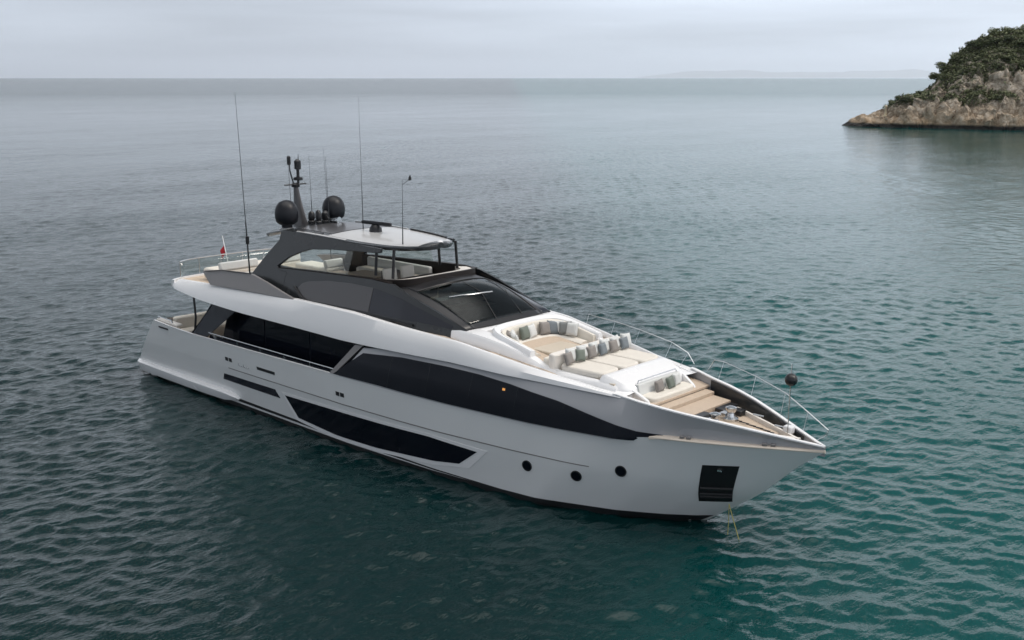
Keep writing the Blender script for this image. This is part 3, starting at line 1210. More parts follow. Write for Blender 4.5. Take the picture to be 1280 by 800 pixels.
# ---- main deck: aft cockpit, side walkways and saloon behind dark glass
MB().box((8.0, 0, 1.52), (12.8, 6.1, .08)).build('main_deck', 'teak', yacht)
bw = []
for x in [1.5, 2, 3, 4.3, 6, 8, 10, 12, 13.9]:
    z = zsheer(x)
    b = B0(x)
    bw.append([(x, -(b - .035), z - .16), (x, -b, z - .02), (x, -b - .01, z + .02), (x, -(b - .02), z + .03), (x, -(b - .055), z + .03), (x, -(b - .07), z), (x, -(b - .12), 1.5)])
MB().loft(bw).both('side_bulwark', 'white', yacht, smooth=32)
# dark slots with a bright rail above them along the walkway
bl = MB().loft([[(x, -(B0(x) - .10), 1.56), (x, -(B0(x) - .10), 2.60)] for x in np.linspace(5.7, 13.6, 16)], closed=False)
bl.both('bulwark_glass', 'glass', yacht, smooth=40, solid=.012)
hr = [(x, -(B0(x) - .06), 2.68) for x in np.linspace(5.7, 13.7, 18)]
hm = MB().tube(hr, .022, 8)
for x in (6.2, 7.7, 9.2, 10.7, 12.2, 13.4):
    hm.tube([(x, -(B0(x) - .06), 2.45), (x, -(B0(x) - .06), 2.68)], .016, 6)
hm.both('walkway_rail', 'steel', yacht)
MB().prism([(5.2, -2.45, 1.56), (15.6, -2.45, 1.56), (15.6, -2.40, 3.82), (6.1, -2.40, 3.82)], (0, 4.85, 0)).build('saloon', 'glass2', yacht, smooth=0)
for a, b in ((6.3, 8.4), (8.5, 11.2), (11.3, 15.5)):
    MB().prism([(a, -2.47, 1.9), (b, -2.47, 1.9), (b, -2.43, 3.72), (a, -2.43, 3.72)], (0, .03, 0)).both('saloon_window', 'glass', yacht, smooth=0)
# smoked wind screen between bulwark and overhang, and the thin black post aft of it
wsn = patch('wind_screen', [(5.75, 3.80), (7.35, 3.74)], [(4.45, 2.47), (5.5, 2.47)], 'glass2', n=6, m=8, thick=.03, off=-.06, yfun=lambda x, z: ip(z, [2.45, 3.8], [3.2, 3.0]))
for o, sg in zip(wsn, (-1, 1)):
    def wy(x, z):
        return sg * (ip(z, [2.45, 3.8], [3.2, 3.0]) - .06)
    MB().tube([(5.75, wy(5.7, 3.8), 3.80), (4.45, wy(4.45, 2.47), 2.47), (5.5, wy(5.5, 2.47), 2.47)], .035, 6).build('frame', 'black', o)
MB().tube([(4.45, -3.02, 2.45), (4.55, -3.0, 3.1), (4.45, -2.98, 3.9)], .045, 8).both('post', 'black', yacht)
# cockpit furniture glimpsed over the stern bulwark
MB().box((2.3, 0, 1.85), (.8, 4.6, .5)).build('cockpit_sofa', 'seat', yacht, bevel=.08)
MB().box((1.85, 0, 2.32), (.28, 4.9, .55)).build('cockpit_backrest', 'seat', yacht, bevel=.08)
MB().box((3.7, 0, 2.22), (1.0, 2.2, .06)).lathe((3.7, 0, 1.56), [(.3, 0), (.08, .08), (.08, .66)], 12).build('cockpit_table', 'teak', yacht, bevel=.015)
MB().tube([(1.55, -2.95, 2.55), (1.5, -2.95, 2.66), (1.75, -2.97, 2.66), (2.7, -3.02, 2.66), (2.8, -3.02, 2.5)], .03, 8).both('stern_rail', 'steel', yacht)
MB().box((2.3, -2.9, 2.52), (1.7, .28, .12), rz=-.04).both('stern_coaming', 'cream', yacht, bevel=.04)
MB().box((2.3, -3.2, 2.33), (.75, .03, .07), rz=-.03).both('stern_fairlead', 'black', yacht, bevel=.01)

# ---- foredeck
fd = []
for x in [9.5, 12, 14, 16, 17, 18, 19, 20, 21, 22, 23, 24, 25, 25.3]:
    hw = B2(x) - .1 if x < 24.4 else B1(x) - .1
    fd.append([(x, -hw, deck_z(x)), (x, hw, deck_z(x)), (x, hw, deck_z(x) - .06), (x, -hw, deck_z(x) - .06)])
MB().loft(fd).build('side_deck', 'teak', yacht, smooth=0)
def bow_z(x):
    return ip(x, [25.2, 26.3, 29.4], [3.06, 3.04, 2.93])


wd = []
for x in list(np.linspace(25.2, 29.4, 18)):
    zb = bow_z(x)
    hw = max(.04, B0(x) - .21 * min(1, B0(x) / .5) - .03)
    wd.append([(x, -hw, zb), (x, hw, zb), (x, hw, zb - .06), (x, -hw, zb - .06)])
MB().loft(wd).build('bow_deck', 'teak', yacht, smooth=0)


def rounded(pts, k=3):
    """closed outline with softened corners"""
    o = []
    n = len(pts)
    for i in range(n):
        a, b, c = np.array(pts[i - 1], float), np.array(pts[i], float), np.array(pts[(i + 1) % n], float)
        for t in np.linspace(.0, 1, k):
            p = b + (a - b) * .18 * (1 - t) ** 2 + (c - b) * .18 * t ** 2
            o.append(tuple(p))
    return o


def slab(outline, z0, z1):
    """vertical-sided block: outline of (x, y), z0/z1 numbers or functions of (x, y)"""
    f0 = z0 if callable(z0) else (lambda x, y: z0)
    f1 = z1 if callable(z1) else (lambda x, y: z1)
    n = len(outline)
    m = MB()
    v = [(x, y, f0(x, y)) for x, y in outline] + [(x, y, f1(x, y)) for x, y in outline]
    m.add(v, [tuple(range(n))[::-1], tuple(range(n, 2 * n))] + [(i, (i + 1) % n, n + (i + 1) % n, n + i) for i in range(n)])
    return m


# moulded coachroof that carries the lounge, stepping down forward
pl = []
for x, zt in ((18.3, 4.62), (18.95, 4.60), (19.02, 4.56), (19.05, 3.84)):
    pl.append([(x, -1.5, 3.8), (x, -1.5, zt), (x, 1.5, zt), (x, 1.5, 3.8)])
MB().loft(pl).build('coachroof', 'white', yacht, smooth=35)
MB().box((21.6, 0, 3.76), (5.2, 3.0, .2)).build('lounge_floor', 'tan', yacht)
cs = []
for x, hw, zt in ((18.2, 2.10, 4.62), (18.9, 2.07, 4.605), (19.5, 2.02, 4.55), (20.2, 1.93, 4.43), (20.8, 1.84, 4.28), (21.3, 1.78, 4.12), (21.7, 1.74, 3.96), (22.2, 1.70, 3.90), (23.6, 1.60, 3.88), (24.3, 1.56, 3.80)):
    zb = deck_z(x) - .05
    cs.append([(x, -hw - .04, zb), (x, -hw, zt - .08), (x, -hw + .07, zt), (x, -1.48, zt + .01), (x, -1.46, 3.5)])
MB().loft(cs).both('coachroof_side', 'white', yacht, smooth=35)

# C-shaped sofa facing forward, wrapped by a moulded backrest
def sofa_arc(r_out, r_in, n=26):
    """outline of a C opening forward; superellipse plan"""
    def pt(a, r):
        # a from -pi/2-ish .. ; long axis across the boat
        cx = 20.45
        ex, ey = 1.35 - (1.72 - r), r
        c_, s_ = math.cos(a), math.sin(a)
        x = cx - ex * abs(c_) ** .55 * (1 if c_ > 0 else -1)
        y = ey * abs(s_) ** .55 * (1 if s_ > 0 else -1)
        return x, y
    return [pt(a, r_out) for a in np.linspace(-math.pi / 2, math.pi / 2, n)], [pt(a, r_in) for a in np.linspace(-math.pi / 2, math.pi / 2, n)]


def c_wall(r_out, r_in, z0, ztop, arm=0.75):
    o, i = sofa_arc(r_out, r_in)
    o = [(20.45 + arm, o[0][1])] + o + [(20.45 + arm, o[-1][1])]
    i = [(20.45 + arm, i[0][1])] + i + [(20.45 + arm, i[-1][1])]
    secs = []
    for (xo, yo), (xi, yi) in zip(o, i):
        a = ztop(xo)
        b = ztop(xi)
        secs.append([(xo, yo, z0), (xo, yo, a - .06), (xo + (xi - xo) * .25, yo + (yi - yo) * .25, a), (xo + (xi - xo) * .75, yo + (yi - yo) * .75, b), (xi, yi, b - .06), (xi, yi, z0)])
    return MB().loft(secs)


c_wall(1.72, 1.50, 3.7, lambda x: ip(x, [19.0, 19.5, 20.4, 21.2], [4.74, 4.70, 4.52, 4.34])).build('sofa_surround', 'white', yacht, smooth=45)
c_wall(1.49, 1.34, 3.7, lambda x: ip(x, [19.0, 19.5, 20.4, 21.2], [4.66, 4.62, 4.45, 4.27]), arm=.66).build('sofa_backrest', 'seat', yacht, smooth=45)
c_wall(1.35, .95, 3.7, lambda x: ip(x, [19.0, 20.4, 21.2], [4.24, 4.16, 4.08]), arm=.5).build('sofa_seat', 'pad', yacht, smooth=45)
slab(rounded([(20.25, -.70), (21.25, -.70), (21.25, .70), (20.25, .70)]), 3.86, 4.10).build('lounge_table', 'tan', yacht, smooth=40, bevel=.03)

# forward-facing backrest with sun pad, sloping white nose and a small bench
slab(rounded([(21.78, -1.62), (22.1, -1.62), (22.1, 1.62), (21.78, 1.62)]), 3.75, lambda x, y: 4.36).build('lounge_backrest', 'cream', yacht, smooth=40, bevel=.05)
slab(rounded([(21.45, -1.5), (21.80, -1.5), (21.80, 1.5), (21.45, 1.5)]), 3.75, 4.16).build('aft_facing_seat', 'seat', yacht, smooth=40, bevel=.05)
for ya, yb in ((-1.5, -.52), (-.48, .48), (.52, 1.5)):
    slab(rounded([(22.12, ya), (23.68, ya * .97), (23.68, yb * .97), (22.12, yb)]), 3.86, 4.07).build('sun_pad', 'pad', yacht, smooth=40, bevel=.05)
sl = []
for x, hw, zt in ((23.68, 1.52, 4.0), (23.75, 1.52, 4.04), (24.0, 1.50, 4.0), (24.35, 1.44, 3.88), (24.58, 1.38, 3.80), (24.66, 1.34, 3.74), (24.70, 1.32, 3.5)):
    sl.append([(x, -hw - .12, 3.3), (x, -hw, zt - .12), (x, -hw + .12, zt), (x, hw - .12, zt), (x, hw, zt - .12), (x, hw + .12, 3.3)])
MB().loft(sl).build('coachroof_nose', 'white', yacht, smooth=40)
for sg in (-1, 1):
    a = MB().prism([(24.66, sg * 1.16, 3.3), (25.25, sg * 1.06, 3.3), (25.12, sg * 1.06, 3.50), (24.66, sg * 1.16, 3.76)], (0, sg * .12, 0))
    a.build('bench_arm', 'white', yacht, smooth=0, bevel=.04)
slab(rounded([(24.72, -1.1), (25.26, -1.0), (25.26, 1.0), (24.72, 1.1)]), 3.28, 3.55).build('bench_seat', 'seat', yacht, smooth=40, bevel=.05)
MB().prism([(24.60, -1.02, 3.50), (24.78, -1.02, 3.50), (24.68, -1.02, 3.84), (24.56, -1.02, 3.84)], (0, 2.04, 0)).build('bench_backrest', 'whitefab', yacht, smooth=0, bevel=.03)
MB().tube([(24.62, -.98, 3.80), (24.60, -.9, 3.92), (24.60, .9, 3.92), (24.62, .98, 3.80)], .018, 6).build('bench_rail', 'steel', yacht)
slab([(25.28, -1.52), (25.62, -1.46), (25.62, 1.46), (25.28, 1.52)], 2.9, 3.32).build('teak_step', 'teak', yacht, smooth=0, bevel=.015)
slab([(25.62, -1.40), (26.29, -1.14), (26.29, 1.30), (25.62, 1.42)], 2.88, 3.22).build('teak_platform', 'teak', yacht, smooth=0, bevel=.015)

# windlass, cleats, hatch and chain at the bow
for y in (-.55, .25):
    z = bow_z(26.95)
    wl = MB().lathe((26.95, y, z), [(.22, 0), (.22, .06), (.13, .10), (.10, .20), (.16, .30), (.16, .36), (.05, .40)], 16)
    wl.box((26.75, y, z + .09), (.2, .26, .18))
    wl.build('windlass', 'steel', yacht)
for x, y in ((26.75, -.95), (27.6, -.72), (27.5, .8), (28.4, .42)):
    z = bow_z(x)
    cl = MB().tube([(x - .17, y, z + .14), (x + .17, y, z + .14)], [.025, .025], 8)
    cl.tube([(x - .07, y, z), (x - .07, y, z + .14)], .022, 6).tube([(x + .07, y, z), (x + .07, y, z + .14)], .022, 6)
    cl.build('cleat', 'steel', yacht)
slab(rounded([(27.55, -.40), (28.5, -.26), (28.5, .26), (27.55, .40)]), lambda x, y: bow_z(x) - .01, lambda x, y: bow_z(x) + .03).build('chain_hatch', 'teak', yacht, smooth=0, bevel=.01)
for x, y, dx, dy, dz in ((26.50, -.55, .28, .7, .22), (26.5, .75, .3, .8, .18), (27.0, -.92, .5, .16, .16), (26.85, .8, .35, .3, .16)):
    MB().box((x, y, bow_z(x) + dz / 2), (dx, dy, dz)).build('windlass_locker', 'black', yacht, bevel=.03)
ch = MB()
for y in (-.55, .25):
    for k in range(12):
        x = 27.05 + k * .12
        ch.box((x, y + (0.0 - y) * k / 14, bow_z(x) + .045), (.10, .045 if k % 2 else .02, .02 if k % 2 else .045))
ch.build('anchor_chain', 'grey', yacht)
cb = []
for x in np.linspace(26.6, 29.2, 18):
    y = max(.03, B1(x) - .34)
    z = bow_z(x)
    cb.append([(x, y, z), (x, y, z + .11), (x, y - .1, z + .12), (x, y - .1, z)])
MB().loft(cb).both('bow_coaming', 'cream', yacht, smooth=30)
# bow rail on the port side, with its stanchions
RP = [(19.95, 2.55, 4.61), (21.1, 2.5, 4.56), (22.15, 2.43, 4.46), (23.51, 2.26, 4.3), (24.17, 2.17, 4.1), (24.45, 2.12, 3.8)]
RP2 = [(25.0, 2.03, 3.72), (25.25, 1.98, 4.1), (25.62, 1.91, 4.13), (26.95, 1.5, 4.02), (28.21, .94, 3.9), (29.14, .5, 3.65), (29.89, .23, 3.38), (29.8, .25, 3.2), (29.55, .2, 3.02)]
rm = MB().tube(RP, .012, 8)
for p in RP[:-1]:
    rm.tube([p, (p[0] - .05, B2(p[0]) + .0, ip(p[0], *ZTOP))], .008, 6)
rm.build('bow_rail', 'steel', yacht)
rm = MB().tube(RP2, .013, 8)
for p in RP2[2:6]:
    rm.tube([p, (p[0] - .05, B1(p[0]), ip(p[0], *ZBOW))], .008, 6)
rm.build('bow_rail', 'steel', yacht)
# jackstaff that carries the anchor ball, on a small white bracket
MB().tube([(28.78, .12, 2.99), (28.80, .12, 4.98)], .014, 6).build('jackstaff', 'steel', yacht)
MB().box((28.72, .30, 3.12), (.26, .22, .22)).build('bow_light', 'white', yacht, bevel=.04)

# ---- wheelhouse
WX = [7.3, 8.6, 9.9, 11, 12.3, 14.3, 15.4, 16.2, 17.3, 18.0, 18.75]
WTOP = [5.09, 5.44, 5.52, 5.57, 5.62, 5.70, 5.66, 5.42, 5.10, 4.88, 4.64]


def lean_y(z):
    return 2.45 - (z - 4.5) / 3.0


ws = []
for x, zt in zip(WX, WTOP):
    zb = ip(x, [7.3, 8.6, 9.9, 11, 18.75], [4.36, 4.36, 4.36, 4.36, 4.3])
    yb, yt = lean_y(zb), lean_y(zt)
    if x > 16:
        yb -= (x - 16) * .17
        yt -= (x - 16) * .155
    ws.append([(x, -yb, zb), (x, -yt, zt), (x, -yt + .1, zt), (x, -yb + .1, zb)])
MB().loft(ws).both('wheelhouse_side', 'grey', yacht, smooth=30)


def wh_y(x, z):
    return lean_y(z) - (max(0, x - 16) * .16)


whw = patch('wheelhouse_window', [(10.4, 4.86), (10.6, 5.10), (10.9, 5.22), (12.05, 5.38), (13.35, 5.45), (14.5, 5.44)],
            [(11.0, 4.60), (11.5, 4.61), (12, 4.63), (12.8, 4.64), (13.6, 4.65), (14.5, 4.66)], 'panel', n=24, m=5, yfun=wh_y, off=.012)
patch('wheelhouse_window', [(14.53, 5.44), (15.2, 5.38), (16.04, 5.26), (17.3, 4.94), (18.2, 4.70)],
      [(14.53, 4.66), (15.2, 4.67), (16.04, 4.67), (17.3, 4.64), (18.2, 4.60)], 'glass2', n=24, m=5, yfun=wh_y, off=.012)
tr = [(x, -(wh_y(x, z) + .05), z) for x, z in ((10.3, 4.97), (10.75, 4.70), (11.16, 4.55), (13.2, 4.59), (15.3, 4.58), (16.7, 4.54))]
MB().tube(tr, .045, 6).both('side_trim', 'black', yacht)

# windshield: crowned glass surface between flybridge visor and coachroof
def ws_pt(u, v):
    """u -1..1 across, v 0 (top) .. 1 (base)"""
    e = 1 - abs(u) ** 2.4
    y = u * (1.98 - .10 * math.sin(math.pi * v) * 0) * (0.97 + .03 * v)
    x = (15.5 + .55 * e) * (1 - v) + (18.72 + .12 * e) * v
    z = (5.42 + .24 * e) * (1 - v) + 4.64 * v + .30 * math.sin(math.pi * v) * (0.22 + .78 * e) * (1.0 if v < 1 else 0)
    return (x, y, z)


def ws_part(name, mat, u0, u1, v0, v1, off=0.0, nu=24, nv=14, parent=yacht, thick=.03):
    secs = []
    for i in range(nv + 1):
        v = v0 + (v1 - v0) * i / nv
        secs.append([tuple(np.add(ws_pt(u0 + (u1 - u0) * j / nu, v), (off * .25, 0, off))) for j in range(nu + 1)])
    o = MB().loft(secs, closed=False).build(name, mat, parent, smooth=40)
    md = o.modifiers.new('thickness', 'SOLIDIFY')
    md.thickness = thick
    md.offset = 0
    return o


wsh = ws_part('windshield', 'windshield', -.86, .72, .14, .94)
for u0, u1, v0, v1 in ((-1, -.86, -.1, 1), (.72, .80, -.1, 1), (-.86, .72, -.1, .14), (-.86, .72, .94, 1)):
    ws_part('windshield_frame', 'black', u0, u1, v0, v1, thick=.05, nu=8 if u1 - u0 < .3 else 24)
ws_part('windshield_side_panel', 'glass2', .80, 1.0, -.1, 1.0, nu=8)
wp = MB()
for u in (.30, -.30):
    a, b, c_ = ws_pt(u, .97), ws_pt(u + .22, .55), ws_pt(u + .22, .25)
    wp.tube([np.add(a, (0, 0, .06)), np.add(b, (0, 0, .06)), np.add(c_, (0, 0, .05))], .012, 5)
wp.build('wiper', 'black', yacht)
MB().tube([np.add(ws_pt(u, v), (.01, 0, .035)) for u, v in ((-.66, .47), (-.45, .515), (-.28, .55), (-.05, .565), (.15, .575))], .03, 6).build('highlight_strip', 'steel', yacht)  # pale strip laid on the glass to draw its sky reflection
# helm inside: dark floor and a pale strip added as the windshield highlight
MB().box((16.2, 0, 4.40), (4.6, 3.8, .06)).build('helm_floor', 'grey', yacht)
MB().box((17.5, 0, 4.58), (1.3, 3.3, .14), ry=.16).build('dashboard', 'grey', yacht, bevel=.04)
MB().box((16.35, -.1, 5.12), (.24, 1.8, .05), ry=.2).build('inner_highlight_strip', 'whitefab', yacht, bevel=.01)
for y in (-.7, .3):
    h = MB().box((15.6, y, 4.75), (.5, .55, .12)).box((15.38, y, 5.0), (.12, .55, .6), ry=-.12).lathe((15.6, y, 4.4), [(.2, 0), (.06, .05), (.06, .32)], 10)
    h.build('pilot_seat', 'greyfab', yacht, bevel=.04)

# ---- flybridge
MB().box((11.2, 0, 4.66), (9.2, 3.9, .06)).build('flybridge_deck', 'teak', yacht)
# dark brown visor round the front of the flybridge
vz = []
for a in np.linspace(-1, 1, 41):
    e = 1 - abs(a) ** 3.2
    yy = 2.05 * a
    xt = 14.5 + 1.0 * (1 - abs(a) ** 8) + .35 * e
    zt = 5.72 + .10 * e
    zb = 5.36 + .26 * e
    vz.append([(xt + .02, yy * .995, zb), (xt, yy, zt), (xt - .10, yy * .97, zt + .005), (xt - .05, yy * .95, zb)])
MB().loft(vz).build('flybridge_visor', 'brown', yacht, smooth=35)
dt = []
for a in np.linspace(-.94, .94, 31):
    e = 1 - abs(a) ** 3.2
    xt = 14.5 + 1.0 * (1 - abs(a) ** 8) + .35 * e
    dt.append([(xt - .12, 1.98 * a, 5.70 + .09 * e), (xt - .62, 1.9 * a, 5.66 + .07 * e), (xt - .62, 1.9 * a, 5.55), (xt - .12, 1.98 * a, 5.55)])
MB().loft(dt).build('visor_cap', 'cream', yacht, smooth=35)
# coaming along both sides of the flybridge
fc = []
for x in np.linspace(8.8, 15.2, 24):
    zt = ip(x, WX, WTOP) + .03
    yt = lean_y(zt)
    fc.append([(x, -yt, zt - .04), (x, -yt - .01, zt), (x, -yt + .16, zt), (x, -yt + .18, 4.6), (x, -yt + .10, 4.6)])
MB().loft(fc).both('flybridge_coaming', 'brown', yacht, smooth=30)

# furniture on the flybridge
for y in (-.75, .05):
    hs = MB().box((14.0, y, 5.22), (.5, .58, .16)).box((13.72, y, 5.55), (.15, .58, .62), ry=-.15).lathe((14.0, y, 4.69), [(.22, 0), (.07, .06), (.07, .48)], 12)
    hs.build('helm_seat', 'seat', yacht, bevel=.06)
MB().box((14.75, -.35, 5.25), (.45, 1.5, .75), ry=.25).build('helm_console', 'brown', yacht, bevel=.06)
for (x, y, dx, dy) in ((11.3, 1.45, 3.6, .7), (9.4, -1.55, 2.6, .7), (12.4, -1.5, 1.7, .62)):
    s1 = MB().box((x, y, 4.95), (dx, dy, .45)).build('flybridge_sofa', 'seat', yacht, bevel=.07)
    MB().box((x, y + (.30 if y > 0 else -.28), 5.30), (dx, .18, .42)).build('sofa_back', 'whitefab', s1, bevel=.06)
MB().box((11.2, .35, 5.18), (1.6, .9, .05)).lathe((11.2, .35, 4.69), [(.28, 0), (.07, .06), (.07, .48)], 12).build('dining_table', 'teak', yacht, bevel=.015)
MB().box((12.7, .3, 5.1), (.8, .6, .8)).build('bar_unit', 'brownfab', yacht, bevel=.05)
# stern sofas, sun loungers
for (x, y, dx, dy, dz) in ((4.1, -1.0, 1.3, 1.8, .42), (4.1, 1.1, 1.3, 1.8, .42), (6.4, 1.7, 2.2, .9, .45), (6.6, -1.4, 2.0, .8, .45)):
    s1 = MB().box((x, y, 4.38 + dz / 2), (dx, dy, dz)).build('lounge_sofa', 'seat', yacht, bevel=.08)
    MB().box((x + dx * .42, y, 4.38 + dz + .15), (.2, dy * .98, .35), ry=-.2).build('sofa_back', 'whitefab', s1, bevel=.06)
# glass balustrade at the stern of the flybridge
gb = MB()
rail = []
for y in np.linspace(-2.45, 2.45, 15):
    x = 2.75 - .45 * math.sqrt(max(0, 1 - (y / 2.5) ** 4))
    rail.append((x, y, 5.02))
gl = MB().loft([[(p[0], p[1], 4.40) for p in rail], [(p[0], p[1], 4.96) for p in rail]], closed=False)
gm = MB().tube(rail, .028, 8)
for p in rail[::3]:
    gm.tube([(p[0], p[1], 4.36), p], .02, 6)
st_ = gm.build('stern_balustrade', 'steel', yacht)
gl.build('pane', 'clear', st_, smooth=40, solid=.012)
# taupe wing along each side of the flybridge
wg = [(4.85, 4.95), (5.4, 5.03), (6.5, 5.13), (7.5, 5.20), (8.2, 5.20), (9.2, 5.03), (10.2, 4.83), (10.9, 4.70), (11.05, 4.64), (9.1, 4.60), (6.1, 4.53), (5.6, 4.52)]
MB().prism([(x, -(2.93 - (z - 4.5) * .35), z) for x, z in wg], (0, .09, 0)).both('side_wing', 'wing', yacht, smooth=0, bevel=.02)
MB().tube([(5.15, -2.82, 4.98), (6.2, -2.74, 5.13), (8.1, -2.70, 5.22)], .02, 6).both('wing_rail', 'black', yacht)

# ---- radar arch (raked side frames) and hardtop
AR = [(7.35, 4.95), (7.7, 5.35), (8.02, 5.73), (8.42, 6.15), (8.72, 6.45), (8.72, 6.74), (9.4, 6.80), (11.8, 6.80), (13.0, 6.72), (14.4, 6.70), (14.4, 6.56),
      (13.98, 6.53), (12.97, 6.48), (11.88, 6.42), (10.72, 6.31), (10.12, 6.14), (9.52, 5.90), (8.97, 5.54), (9.1, 5.44), (9.6, 5.40), (9.6, 4.9)]
MB().prism([(x, -(lean_y(z) + .012), z) for x, z in AR], (0, .14, 0)).both('arch', 'grey', yacht, smooth=0, bevel=.02)
op = [(9.05, 5.55), (9.52, 5.92), (10.12, 6.15), (10.72, 6.32), (11.88, 6.43), (12.97, 6.49), (12.97, 5.66), (11.0, 5.58)]
MB().prism([(x, -(lean_y(z) - .05), z) for x, z in op], (0, .012, 0)).both('side_glass', 'clear', yacht, smooth=0)

ht = []
hx = [6.3, 6.5, 7.2, 8.2, 9.0, 10, 11, 12, 13, 13.8, 14.4, 14.9, 15.25, 15.45, 15.52]
hwid = [.55, .85, 1.15, 1.5, 1.66, 1.70, 1.70, 1.69, 1.64, 1.52, 1.36, 1.12, .80, .45, .15]
hz = [6.34, 6.38, 6.52, 6.70, 6.80, 6.82, 6.81, 6.79, 6.76, 6.74, 6.73, 6.73, 6.74, 6.75, 6.76]


def crown(x, y):
    hw = ip(x, hx, hwid)
    return ip(x, hx, hz) + .10 * (1 - min(1, abs(y / hw)) ** 2)


for x, hw in zip(hx, hwid):
    z = ip(x, hx, hz)
    ys = np.linspace(-hw, hw, 15)
    top = [(x, y, crown(x, y)) for y in ys]
    bot = [(x, y * .93, z - .13 + .03 * (1 - (y / hw) ** 2)) for y in ys[::-1]]
    ht.append([(x, -hw - .01, z - .05)] + top + [(x, hw + .01, z - .05)] + bot)
hardtop = MB().loft(ht).build('hardtop', 'grey', yacht, smooth=40)


def roof_panel(name, x0, x1, k0, k1, mat, off, n=14):
    secs = []
    for x in np.linspace(x0, x1, n):
        hw = ip(x, hx, hwid)
        ys = np.linspace(k0 * hw, k1 * hw, 11)
        secs.append([(x, y, crown(x, y) + off) for y in ys] + [(x, y, crown(x, y) - .02) for y in ys[::-1]])
    return MB().loft(secs).build(name, mat, hardtop, smooth=30)


roof_panel('roof_panel', 11.3, 15.2, -.90, .90, 'lgrey', .012, 24)
roof_panel('roof_panel', 9.2, 11.2, -.74, .74, 'panel', .012)
roof_panel('roof_vent', 9.4, 10.9, -.95, -.82, 'black', .02)
roof_panel('roof_edge_strip', 9.0, 12.0, .93, .99, 'lgrey', .05)
roof_panel('roof_edge_strip', 12.2, 14.4, .93, .99, 'black', .07)
roof_panel('roof_edge_strip', 9.6, 12.4, -.99, -.93, 'lgrey', .02)
MB().lathe((15.38, .1, 6.74), [(.09, 0), (.12, .05), (.10, .12), (.03, .16)], 12).build('masthead_light', 'white', yacht)
for x in (13.85, 14.75):
    MB().tube([(x, -1.5, 5.70), (x, -1.42, 6.68)], .05, 8).both('roof_post', 'black', yacht)

# satellite domes
for sg in (-1, 1):
    d = MB().lathe((8.25, sg * 1.1, 6.76), [(.20, 0), (.20, .14), (.30, .17), (.40, .26), (.435, .42), (.44, .60), (.42, .74), (.36, .88), (.26, .99), (.13, 1.05), (.02, 1.07)], 28)
    do = d.build('satellite_dome', 'dome', yacht, smooth=40)
    MB().lathe((8.25, sg * 1.1, 6.70), [(.30, 0), (.30, .06), (.22, .10)], 16).build('dome_base', 'lgrey', do)
# mast with lights
ma = MB()
secs = []
for z, x, a, b in ((6.65, 7.65, .50, .22), (7.1, 7.55, .34, .16), (7.6, 7.45, .21, .12), (8.05, 7.39, .14, .09), (8.2, 7.38, .11, .08)):
    secs.append([(x + a * math.cos(q), b * math.sin(q), z) for q in np.linspace(0, 2 * math.pi, 12, endpoint=False)])
mast = ma.loft(secs).build('mast', 'panel', yacht, smooth=50)
MB().lathe((7.36, 0, 8.18), [(.16, 0), (.17, .1), (.10, .16)], 12).build('mast_head', 'black', mast)
MB().lathe((7.40, .1, 8.42), [(.05, -.1), (.05, 0), (.18, .02), (.18, .12), (.06, .16), (.06, .42), (.13, .44), (.13, .75), (.05, .82)], 12).build('navigation_light', 'black', mast)
MB().tube([(7.3, -.05, 8.3), (7.28, -.18, 8.8), (7.26, -.2, 9.35)], [.03, .03, .015], 6).build('light_staff', 'grey', mast)
MB().lathe((7.26, -.2, 9.02), [(.02, 0), (.075, .03), (.075, .32), (.02, .36)], 10).build('navigation_light', 'black', mast)
MB().tube([(7.35, .15, 8.9), (7.33, .2, 9.42)], [.025, .012], 6).build('light_staff', 'grey', mast)
MB().tube([(7.35, -.5, 8.28), (7.35, .5, 8.28)], .03, 6).build('spreader', 'grey', mast)
# clutter of horns and cameras between the domes
for x, y, z, r in ((8.3, .0, 6.82, .15), (8.7, .35, 6.84, .17), (8.9, -.1, 6.86, .12), (8.05, .5, 6.8, .13)):
    MB().lathe((x, y, z), [(r, 0), (r, .12), (r * .7, .16), (r * .9, .22), (r * .8, .42), (r * .3, .5)], 12).build('searchlight', 'black', yacht)
MB().tube([(8.75, .45, 6.98), (9.3, .55, 7.0)], [.05, .14], 10).build('horn', 'steel', yacht)
# open-array radar
rd = MB().lathe((12.1, 0, 6.84), [(.24, 0), (.22, .18), (.18, .24), (.14, .30)], 16).build('radar_scanner', 'black', yacht)
MB().box((12.15, 0, 7.20), (1.45, .12, .13), rz=.10).build('radar_bar', 'dome', rd, bevel=.04)
# whip antennas
def whip(b, t, r=.02):
    b, t = Vector(b), Vector(t)
    q = b.lerp(t, .34)
    o = MB().tube([b, b.lerp(t, .06), q], [r * 2.0, r * 1.5, r * 1.1], 7).tube([q, b.lerp(t, .7), t], [r * .8, r * .55, r * .3], 6)
    return o.build('antenna', 'grey', yacht)


whip((6.92, -1.95, 4.45), (6.53, -1.95, 11.78), .022)
MB().lathe((6.84, -1.95, 6.1), [(.03, 0), (.07, .02), (.07, .3), (.03, .32)], 8).build('antenna_base', 'black', yacht)
whip((11.4, 0, 6.85), (11.35, 0, 11.66), .011)
whip((14.6, -.9, 6.72), (14.65, -.9, 9.0), .014)
whip((8.35, 0, 6.85), (8.28, 0, 9.47), .012)
whip((9.0, .3, 6.9), (8.9, .3, 9.4), .012)
whip((8.1, -.75, 6.85), (7.98, -.75, 9.45), .014)
whip((6.9, 1.95, 4.45), (6.6, 1.95, 9.6), .013)
# wind vane on its arm
MB().tube([(14.65, -.9, 8.8), (14.9, -.8, 9.0)], .008, 5).prism([(14.83, -.8, 9.0), (14.97, -.8, 9.0), (14.91, -.8, 9.14)], (0, .03, 0)).lathe((14.9, -.79, 8.96), [(.05, 0), (.05, .06)], 8).build('wind_vane', 'black', yacht)
